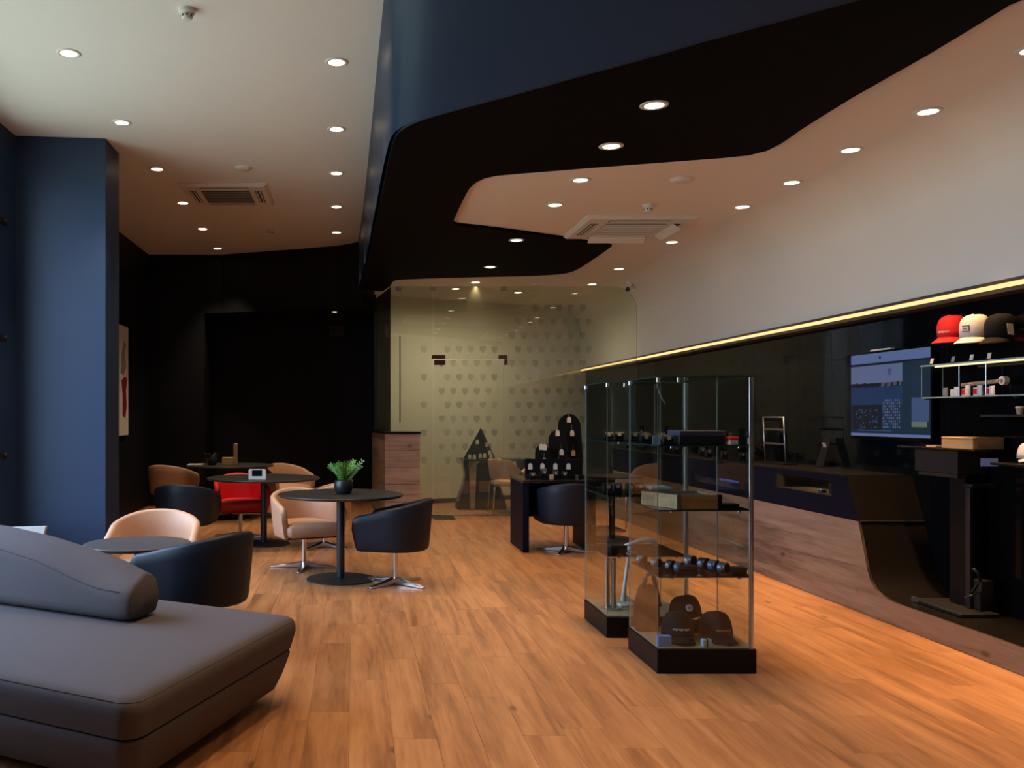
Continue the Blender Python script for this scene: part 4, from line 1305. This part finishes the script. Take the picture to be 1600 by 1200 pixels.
# ---- rear case items
z = .1385
pl = thing('steel_pillars', 'pair of brushed steel pillars on a round base in the rear glass case', 'ornament', (1.69, 5.92, z))
build('base', MB().lathe([(.062, 0), (.062, .01), (.05, .016)], (1.685, 5.90, z), 28), M['steel'], pl, 40)
for dx in (-.022, .022):
    build('pillar', MB().lathe([(.017, .012), (.017, .33), (.012, .335)], (1.685 + dx, 5.90, z), 20), M['steel'], pl, 40)
es = thing('acrylic_easel', 'white curved acrylic stand in the rear glass case', 'stand', (1.92, 6.0, z))
build('rear_leg', MB().tube([(1.80, 6.0, z + .03), (1.81, 6.0, z + .15), (1.835, 6.0, z + .34), (1.84, 6.0, z + .40)], [.02, .012, .012, .012], 8), M['plastic'], es, True)
build('arm', MB().tube([(1.79, 6.0, z + .40), (1.87, 6.0, z + .425), (1.95, 6.0, z + .445), (2.0, 6.0, z + .44), (2.02, 6.0, z + .40)], [.006, .012, .018, .020, .012], 8), M['plastic'], es, True)
build('foot', MB().tube([(1.80, 6.0, z + .06), (1.86, 6.0, z + .035), (1.95, 6.0, z + .02), (2.03, 6.0, z + .04)], [.016, .012, .010, .010], 8), M['plastic'], es, True)
build('sole', MB().box(1.77, 2.04, 5.96, 6.04, z, z + .012).bevel(.004, 1), M['plastic'], es)
z = .5205
box_item('black_box', 1.66, 1.76, 5.80, 5.90, z, .05, M['velvet'], 'black box on the lower shelf of the rear case', lid=M['pot'])
t = thing('coin_dish', 'small steel dish on the lower shelf of the rear case', 'dish', (1.80, 5.8, z))
build('dish', MB().lathe([(.02, 0), (.035, .012), (.033, .014), (.018, .004)], (1.80, 5.78, z), 22), M['steel'], t, 40); build('foot', MB().lathe([(.015, .0), (.015, .002)], (1.80, 5.78, z - .0), 16), M['steel'], t)
z = .9005
for k in range(4):
    watch_stand(1.655 + k * .075, 5.86 + .05 * (k % 2), z, f'dark watch on a roll on the middle shelf of the rear case, {["leftmost", "second from left", "third from left", "rightmost"][k]}', .07, 'bluebox' if k == 1 else 'pot')
box_item('blue_box', 1.92, 2.05, 5.80, 5.95, z, .05, M['bluebox'], 'flat dark blue box on the middle shelf of the rear case', lid=M['ltblue'])
z = 1.2505
for k in range(5):
    watch_stand(1.66 + k * .085, 5.86 + .06 * (k % 2), z, f'watch on a roll on the top shelf of the rear case, {["leftmost", "second from left", "middle one", "fourth from left", "rightmost"][k]}', .055)

# ================================================================== TELEVISION
tv = thing('television', 'wall television with a blue desktop picture on the black glass wall', 'television', (4.09, 6.8, 1.57))
ya, yb, z0, z1 = 6.30, 7.34, 1.222, 1.915
build('housing', MB().box(4.06, 4.113, ya, yb, z0, z1).bevel(.006, 2), M['gblack'], tv)
SX = 4.0595
scr = {}


def scol(key, c, s=1.0):
    if key not in scr: scr[key] = emis('screen_' + key, c, s)
    return scr[key]


def srect(mb, u0, u1, v0, v1, lay, mi):
    """u from left to right as seen, v from top down, 0..1"""
    bt = .016
    def P(u, v): return (SX - lay * .0004, yb - bt - u * (yb - ya - 2 * bt), z1 - bt - v * (z1 - z0 - 2 * bt - .014))
    vs = [mb.bm.verts.new(P(*q)) for q in ((u0, v0), (u1, v0), (u1, v1), (u0, v1))]
    f = mb.f(vs); f.material_index = mi


mb = MB()
pal = [('deep', (.004, .022, .045)), ('band', (.12, .18, .40)), ('sky', (.13, .17, .33)), ('sea', (.008, .038, .12)), ('sea2', (.006, .025, .075)), ('teal', (.003, .026, .055)), ('card', (.055, .10, .24)), ('green', (.15, .21, .15)), ('bar', (.15, .20, .44)), ('dark', (.003, .006, .014)), ('shore', (.10, .09, .11)), ('speck', (.14, .18, .28))]
PM = [scol(k, c, .6) for k, c in pal]; ix = {k: i for i, (k, c) in enumerate(pal)}
srect(mb, 0, 1, 0, 1, 1, ix['teal'])
srect(mb, 0, 1, 0, .115, 2, ix['band']); srect(mb, 0, .995, .115, .135, 2, ix['dark'])
srect(mb, 0, .68, .145, .36, 2, ix['sky']); srect(mb, 0, .68, .36, .41, 2, ix['sea2']); srect(mb, 0, .68, .41, .62, 2, ix['sea']); srect(mb, 0, .68, .62, .93, 2, ix['sea2'])
rnd = random.Random(4)
for k in range(26):
    u = .02 + .64 * k / 26; srect(mb, u, u + .03, .36 + rnd.uniform(-.01, .01), .40 + rnd.uniform(-.01, .015), 3, ix['shore'] if u > .4 and k % 3 else ix['dark'])
srect(mb, .02, .42, .62, .92, 3, ix['dark'])
for k in range(60):
    u = rnd.uniform(.06, .36); v = rnd.uniform(.66, .90); srect(mb, u, u + .02, v, v + .012, 4, ix['sea'] if k % 2 else ix['card'])
for k in range(90):     # little tiles of a picture in the middle column
    u = .44 + .22 * (k % 9) / 9; v = .56 + .35 * (k // 9) / 10
    if (k * 7) % 5: srect(mb, u, u + .016, v, v + .022, 4, ix['speck'] if (k * 3) % 4 else ix['card'])
srect(mb, .50, .545, .20, .27, 3, ix['card'])
srect(mb, .79, .985, .55, .82, 3, ix['card']); srect(mb, .79, .965, .82, .88, 4, ix['green']); srect(mb, .79, .985, .30, .50, 3, ix['sea2'])
srect(mb, 0, 1, .965, 1.0, 3, ix['bar']); srect(mb, .10, .55, .925, .935, 5, ix['card'])
so_ = build('screen_picture', mb, PM, tv); so_['kind'] = 'stuff'
build('camera_dot', MB().tube([(SX - .001, 6.92, 1.862), (SX - .004, 6.92, 1.862)], .012, 16), M['slot'], tv)
build('webcam_bar', MB().box(4.05, 4.09, 6.78, 7.04, z1 + .001, z1 + .013).bevel(.003, 1), M['plastic'], tv)
build('wall_mount', MB().box(4.1135, 4.1145, 6.6, 7.0, 1.4, 1.7), M['blackmetal'], tv)

# ================================================================== CAPS ON PEGS
for k, (px_, lb, cr_, br_, fr_) in enumerate(((1490, 'red cap with a small white mark, leftmost of three on the wall', 'capred', 'capred', badge_line(7, .07, .038, M['paper'], 'lettering')),
                                              (1526, 'white cap with a black emblem, middle of three on the wall', 'capwhite', 'capwhite', emblem_loop),
                                              (1566, 'dark cap with a tan tag, rightmost of three on the wall', 'capbrown', 'capbrown', None))):
    xw = 3.955
    Y = xw * 1400 / (px_ - 554)
    c = cap(xw, Y, H + (650 - 523) / 1400 * Y, (-1, -.42), R(14), lb, M[cr_], M[br_], 'caps on the wall pegs', 1.08, fr_)
    pg = thing('wall_peg', f'chrome peg holding the {["red", "white", "dark"][k]} cap', 'peg', (4.06, Y, 2.06))
    zt = H + (650 - 523) / 1400 * Y + .03
    build('plate', MB().box(4.105, 4.114, Y - .02, Y + .02, zt - .02, zt + .02).bevel(.002, 1), M['chrome'], pg)
    build('rod', MB().tube([(4.105, Y, zt), (4.045, Y, zt + .005)], .005, 8), M['chrome'], pg)
    if k == 2:
        q = px(1579, 514, 5.35)
        build('swing_tag', MB().obox(q, (.018, 0, -.002), (0, .001, 0), (-.004, 0, .033)), M['tagm'], c)

# ================================================================== GLASS WALL SHELF
gs = thing('glass_wall_shelf', 'lit glass box shelf on the black wall holding small red and white souvenirs', 'shelf', (4.04, 5.9, 1.53))


def gbox(name, b, ax, par, m='gcase', edge='gedgel'):
    mb = MB().box(*b); mb.bm.normal_update()
    for f in mb.bm.faces:
        f.material_index = 0 if abs(f.normal['xyz'.index(ax)]) > .9 else 1
    return build(name, mb, [M[m], M[edge]], par)


gbox('top_shelf', (3.96, 4.113, 4.9, 6.27, 1.752, 1.762), 'z', gs)
gbox('lower_shelf', (3.965, 4.113, 4.9, 6.26, 1.532, 1.540), 'z', gs)
gbox('end_pane', (3.965, 4.113, 6.262, 6.268, 1.541, 1.751), 'y', gs)
build('led_strip', MB().box(3.962, 3.974, 4.9, 6.12, 1.740, 1.7515), M['ledw'], gs)
for yy in (5.64, 5.89):
    build('rod', MB().tube([(3.975, yy, 1.541), (3.975, yy, 1.739)], .0035, 8), M['steel'], gs)
for xx, yy in ((3.975, 6.24), (4.02, 5.45)):
    build('clip', MB().box(xx - .008, xx + .03, yy - .012, yy + .012, 1.522, 1.5315).bevel(.002, 1), M['chrome'], gs)
# souvenirs on the lower shelf
for i in range(9):
    yy = 5.60 + .055 * i; xx = 3.985 + .012 * (i % 2)
    mk = ['paper', 'capred', 'paper', 'capred', 'tagm', 'capred', 'paper', 'tagm', 'grille'][i]
    t = thing('souvenir_tag', f'small {"red" if mk == "capred" else "pale"} souvenir on the lit glass shelf, {["rightmost", "second", "third", "fourth", "fifth", "sixth", "seventh", "eighth", "ninth"][i]} counted from the right', 'souvenir', (xx, yy, 1.5405), 0, 'souvenirs on the glass shelf')
    build('card', MB().box(xx - .004, xx + .004, yy - .022, yy + .022, 1.5405, 1.5405 + (.058, .05, .066, .054, .07, .05, .062, .048, .06)[i]).bevel(.002, 1), M['paper'] if mk != 'grille' else M['grille'], t)
    build('picture', MB().obox((xx - .0052, yy, 1.568), (.0008, 0, 0), (0, .018, 0), (0, 0, .018)), M[mk], t)
t = thing('wooden_model', 'tan bar-shaped model lying on top of the souvenirs', 'model', (4.05, 5.7, 1.56))
build('bar', MB().tube([(4.03, 5.94, 1.615), (4.03, 5.60, 1.628)], .013, 10), M['kraft'], t)
build('wheel', MB().tube([(4.015, 5.56, 1.63), (4.045, 5.56, 1.63)], .028, 16), M['tagm'], t)
build('hub', MB().tube([(4.005, 5.56, 1.63), (4.014, 5.56, 1.63)], .012, 12), M['kraft'], t)
build('stand', MB().tube([(4.03, 5.75, 1.541), (4.03, 5.75, 1.612)], .006, 8), M['steel'], t)
for k, yy in enumerate((6.20, 5.98, 5.80, 5.64)):
    t = thing('shelf_label', f'tiny upright label on top of the lit glass shelf, {["leftmost", "second from left", "third from left", "rightmost"][k]}', 'label', (3.99, yy, 1.763), 0, 'labels on the glass shelf')
    build('holder', MB().box(3.99, 4.01, yy - .02, yy + .02, 1.7625, 1.77), M['velvet'], t)
    build('card', MB().obox((3.995, yy, 1.79), (.001, 0, 0), (0, .016, 0), (.004, 0, .018)), M['tagm'] if k != 1 else M['grille'], t)

# ---- black wall shelf with a paper cup
sh = thing('wall_shelf', 'thin black wall shelf with a paper cup, right of the lit glass shelf', 'shelf', (4.0, 5.1, 1.40))
build('board', MB().box(3.95, 4.113, 4.6, 5.66, 1.405, 1.418).bevel(.002, 1), M['blackmetal'], sh)
build('bracket', MB().box(3.98, 4.113, 5.3, 5.32, 1.385, 1.4045), M['blackmetal'], sh)
cp = thing('paper_cup', 'small tan paper cup on the thin black wall shelf', 'cup', (3.99, 5.38, 1.4185))
build('cup', MB().lathe([(.017, 0), (.023, .038)], (3.99, 5.37, 1.4185), 20), M['kraft'], cp, 40)
build('lid', MB().lathe([(.025, .0385), (.025, .044), (.021, .05)], (3.99, 5.37, 1.4185), 20), M['tagm'], cp, 40)

# ================================================================== KIOSK STAND IN THE RECESS
kk = thing('kiosk_stand', 'black stand with a boxy head and flat foot in the recess of the counter', 'stand', (3.9, 5.85, .152))
build('shelf_board', MB().box(3.875, 4.11, 5.60, 6.40, 1.184, 1.198).bevel(.003, 1), M['panelblack'], kk)
build('head', MB().box(3.90, 4.105, 5.80, 6.24, 1.03, 1.1835).bevel(.004, 1), M['tablemetal'], kk)
build('screen_arm', MB().box(3.90, 3.915, 5.80, 6.2, 1.005, 1.029).bevel(.003, 1), M['blackmetal'], kk)
build('bracket', MB().box(3.93, 4.10, 5.70, 5.78, .955, .975).bevel(.003, 1), M['blackmetal'], kk)
build('post', MB().box(3.925, 3.945, 5.72, 5.76, .178, .954).bevel(.003, 1), M['blackmetal'], kk)
build('rear_post', MB().box(3.95, 4.06, 5.80, 5.95, .178, 1.029).bevel(.003, 1), M['baseblack'], kk)
build('foot', MB().box(3.775, 4.02, 5.58, 6.08, .154, .177).bevel(.004, 1), M['tablemetal'], kk)
build('foot_box', MB().box(3.955, 4.04, 5.66, 5.74, .178, .37).bevel(.006, 1), M['tablemetal'], kk)
build('foot_peg', MB().box(3.772, 3.785, 6.0, 6.07, .16, .19), M['steel'], kk)
tw = thing('pump_handle', 'small dark lever tool leaning by the foot of the black stand', 'tool', (3.92, 5.66, .178))
build('grip', MB().tube([(3.885, 5.64, .30), (3.92, 5.64, .345), (3.94, 5.64, .37), (3.925, 5.64, .42), (3.895, 5.64, .45)], .009, 8), M['blackmetal'], tw, True)
build('lever', MB().tube([(3.84, 5.64, .265), (3.90, 5.64, .285), (3.94, 5.64, .31), (3.94, 5.64, .178)], .007, 8), M['tablemetal'], tw, True)
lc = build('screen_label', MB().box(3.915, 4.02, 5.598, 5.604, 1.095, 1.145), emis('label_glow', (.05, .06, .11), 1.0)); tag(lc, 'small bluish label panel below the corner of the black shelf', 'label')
wb = thing('wooden_box', 'plain pale wooden box on top of the black stand', 'box', (4.0, 5.78, 1.1985))
build('body', MB().box(3.89, 4.09, 5.64, 5.94, 1.1985, 1.262).bevel(.003, 1), M['pale_wood'], wb)
build('lid', MB().box(3.889, 4.091, 5.639, 5.941, 1.2625, 1.274).bevel(.003, 1), M['pale_wood'], wb)
o = build('wood_offcut', MB().box(3.89, 3.96, 6.0, 6.1, 1.1985, 1.213).bevel(.002, 1), M['pale_wood']); tag(o, 'small flat wooden piece beside the wooden box on the stand', 'wood piece')
# ledge with a pale cap
lg = thing('side_ledge', 'black ledge at the right edge of the picture under a pale cap', 'shelf', (4.0, 5.0, 1.13))
build('board', MB().box(3.80, 4.113, 4.5, 5.36, 1.118, 1.134).bevel(.003, 1), M['panelblack'], lg)
build('support', MB().box(3.98, 4.113, 4.5, 5.30, .16, 1.1175), M['baseblack'], lg)
cap(3.935, 5.22, 1.1365 + .026, (-.5, -1), R(-3), 'pale cap with a grey mark on the black ledge at the right edge', M['capwhite'], M['capwhite'], None, .78, badge_line(5, .06, .045, M['grille'], 'lettering'))

# ================================================================== SMALL THINGS ON THE COUNTER
ZT = .9725
rnd = random.Random(11)
for k in range(13):
    yy = 8.55 + .31 * k; xx = 3.72 + rnd.uniform(0, .12)
    watch_stand(xx, yy, ZT, f'watch on a roll on the oak counter, {["first", "second", "third", "fourth", "fifth", "sixth", "seventh", "eighth", "ninth", "tenth", "eleventh", "twelfth", "thirteenth"][k]} from the near end', rnd.uniform(.06, .10), 'pot', 'watches on the oak counter')
for k, (yy, hh) in enumerate(((12.3, .30), (11.2, .28), (9.9, .30), (8.95, .26))):
    t = thing('tag_display', f'black stand with a pale hanging tag on the counter, {["farthest", "second from the far end", "third from the far end", "nearest"][k]}', 'display stand', (3.95, yy, ZT), 0, 'tag stands on the counter')
    build('board', MB().box(3.94, 3.955, yy - .07, yy + .07, ZT, ZT + hh).bevel(.004, 1), M['velvet'], t)
    build('foot', MB().box(3.90, 4.0, yy - .06, yy + .06, ZT, ZT + .008), M['velvet'], t)
    tg = MB().box(3.934, 3.938, yy - .022, yy + .022, ZT + hh * .6, ZT + hh * .6 + .06); build('price_tag', tg, M['tagm'], t)
# wire rack and leaning card
wr = thing('acrylic_rack', 'clear upright rack with two pale rails at the near end of the counter', 'rack', (3.86, 8.2, ZT))
ya, yb = 8.02, 8.42
for yy in (ya, yb):
    build('upright', MB().tube([(3.86, yy, ZT), (3.84, yy, 1.40)], .006, 8), M['steel'], wr, True)
build('top_rail', MB().tube([(3.84, ya, 1.40), (3.84, yb, 1.40)], .005, 8), M['steel'], wr, True)
for zz in (1.28, 1.15):
    build('rail', MB().box(3.845, 3.855, ya, yb, zz, zz + .015), M['alu'], wr)
build('base', MB().box(3.82, 3.95, ya - .02, yb + .02, ZT, ZT + .012), M['velvet'], wr)
lc = thing('leaning_card', 'black card with a pale number leaning against the black glass wall', 'card', (4.02, 7.75, ZT))
mb = MB().obox((4.03, 7.70, ZT + .125), (.003, 0, 0), (0, .06, 0), (.035, 0, .12)); build('card', mb, M['velvet'], lc)
fc_ = bpy.data.curves.new('num', 'FONT'); fc_.body = '20'; fc_.size = .06; fc_.align_x = 'CENTER'; fc_.align_y = 'CENTER'; fc_.extrude = .001
fo = bpy.data.objects.new('num', fc_); COL.objects.link(fo)
me = bpy.data.meshes.new_from_object(fo.evaluated_get(bpy.context.evaluated_depsgraph_get()))
bpy.data.objects.remove(fo)
no = bpy.data.objects.new('number', me); COL.objects.link(no); me.materials.append(M['tagm']); no.parent = lc
no.matrix_local = Matrix.Translation(Vector((4.036, 7.70, ZT + .185)) - Vector((4.02, 7.75, ZT))) @ Matrix.Rotation(R(-17), 4, 'Y') @ Matrix(((0, 0, -1, 0), (-1, 0, 0, 0), (0, 1, 0, 0), (0, 0, 0, 1)))
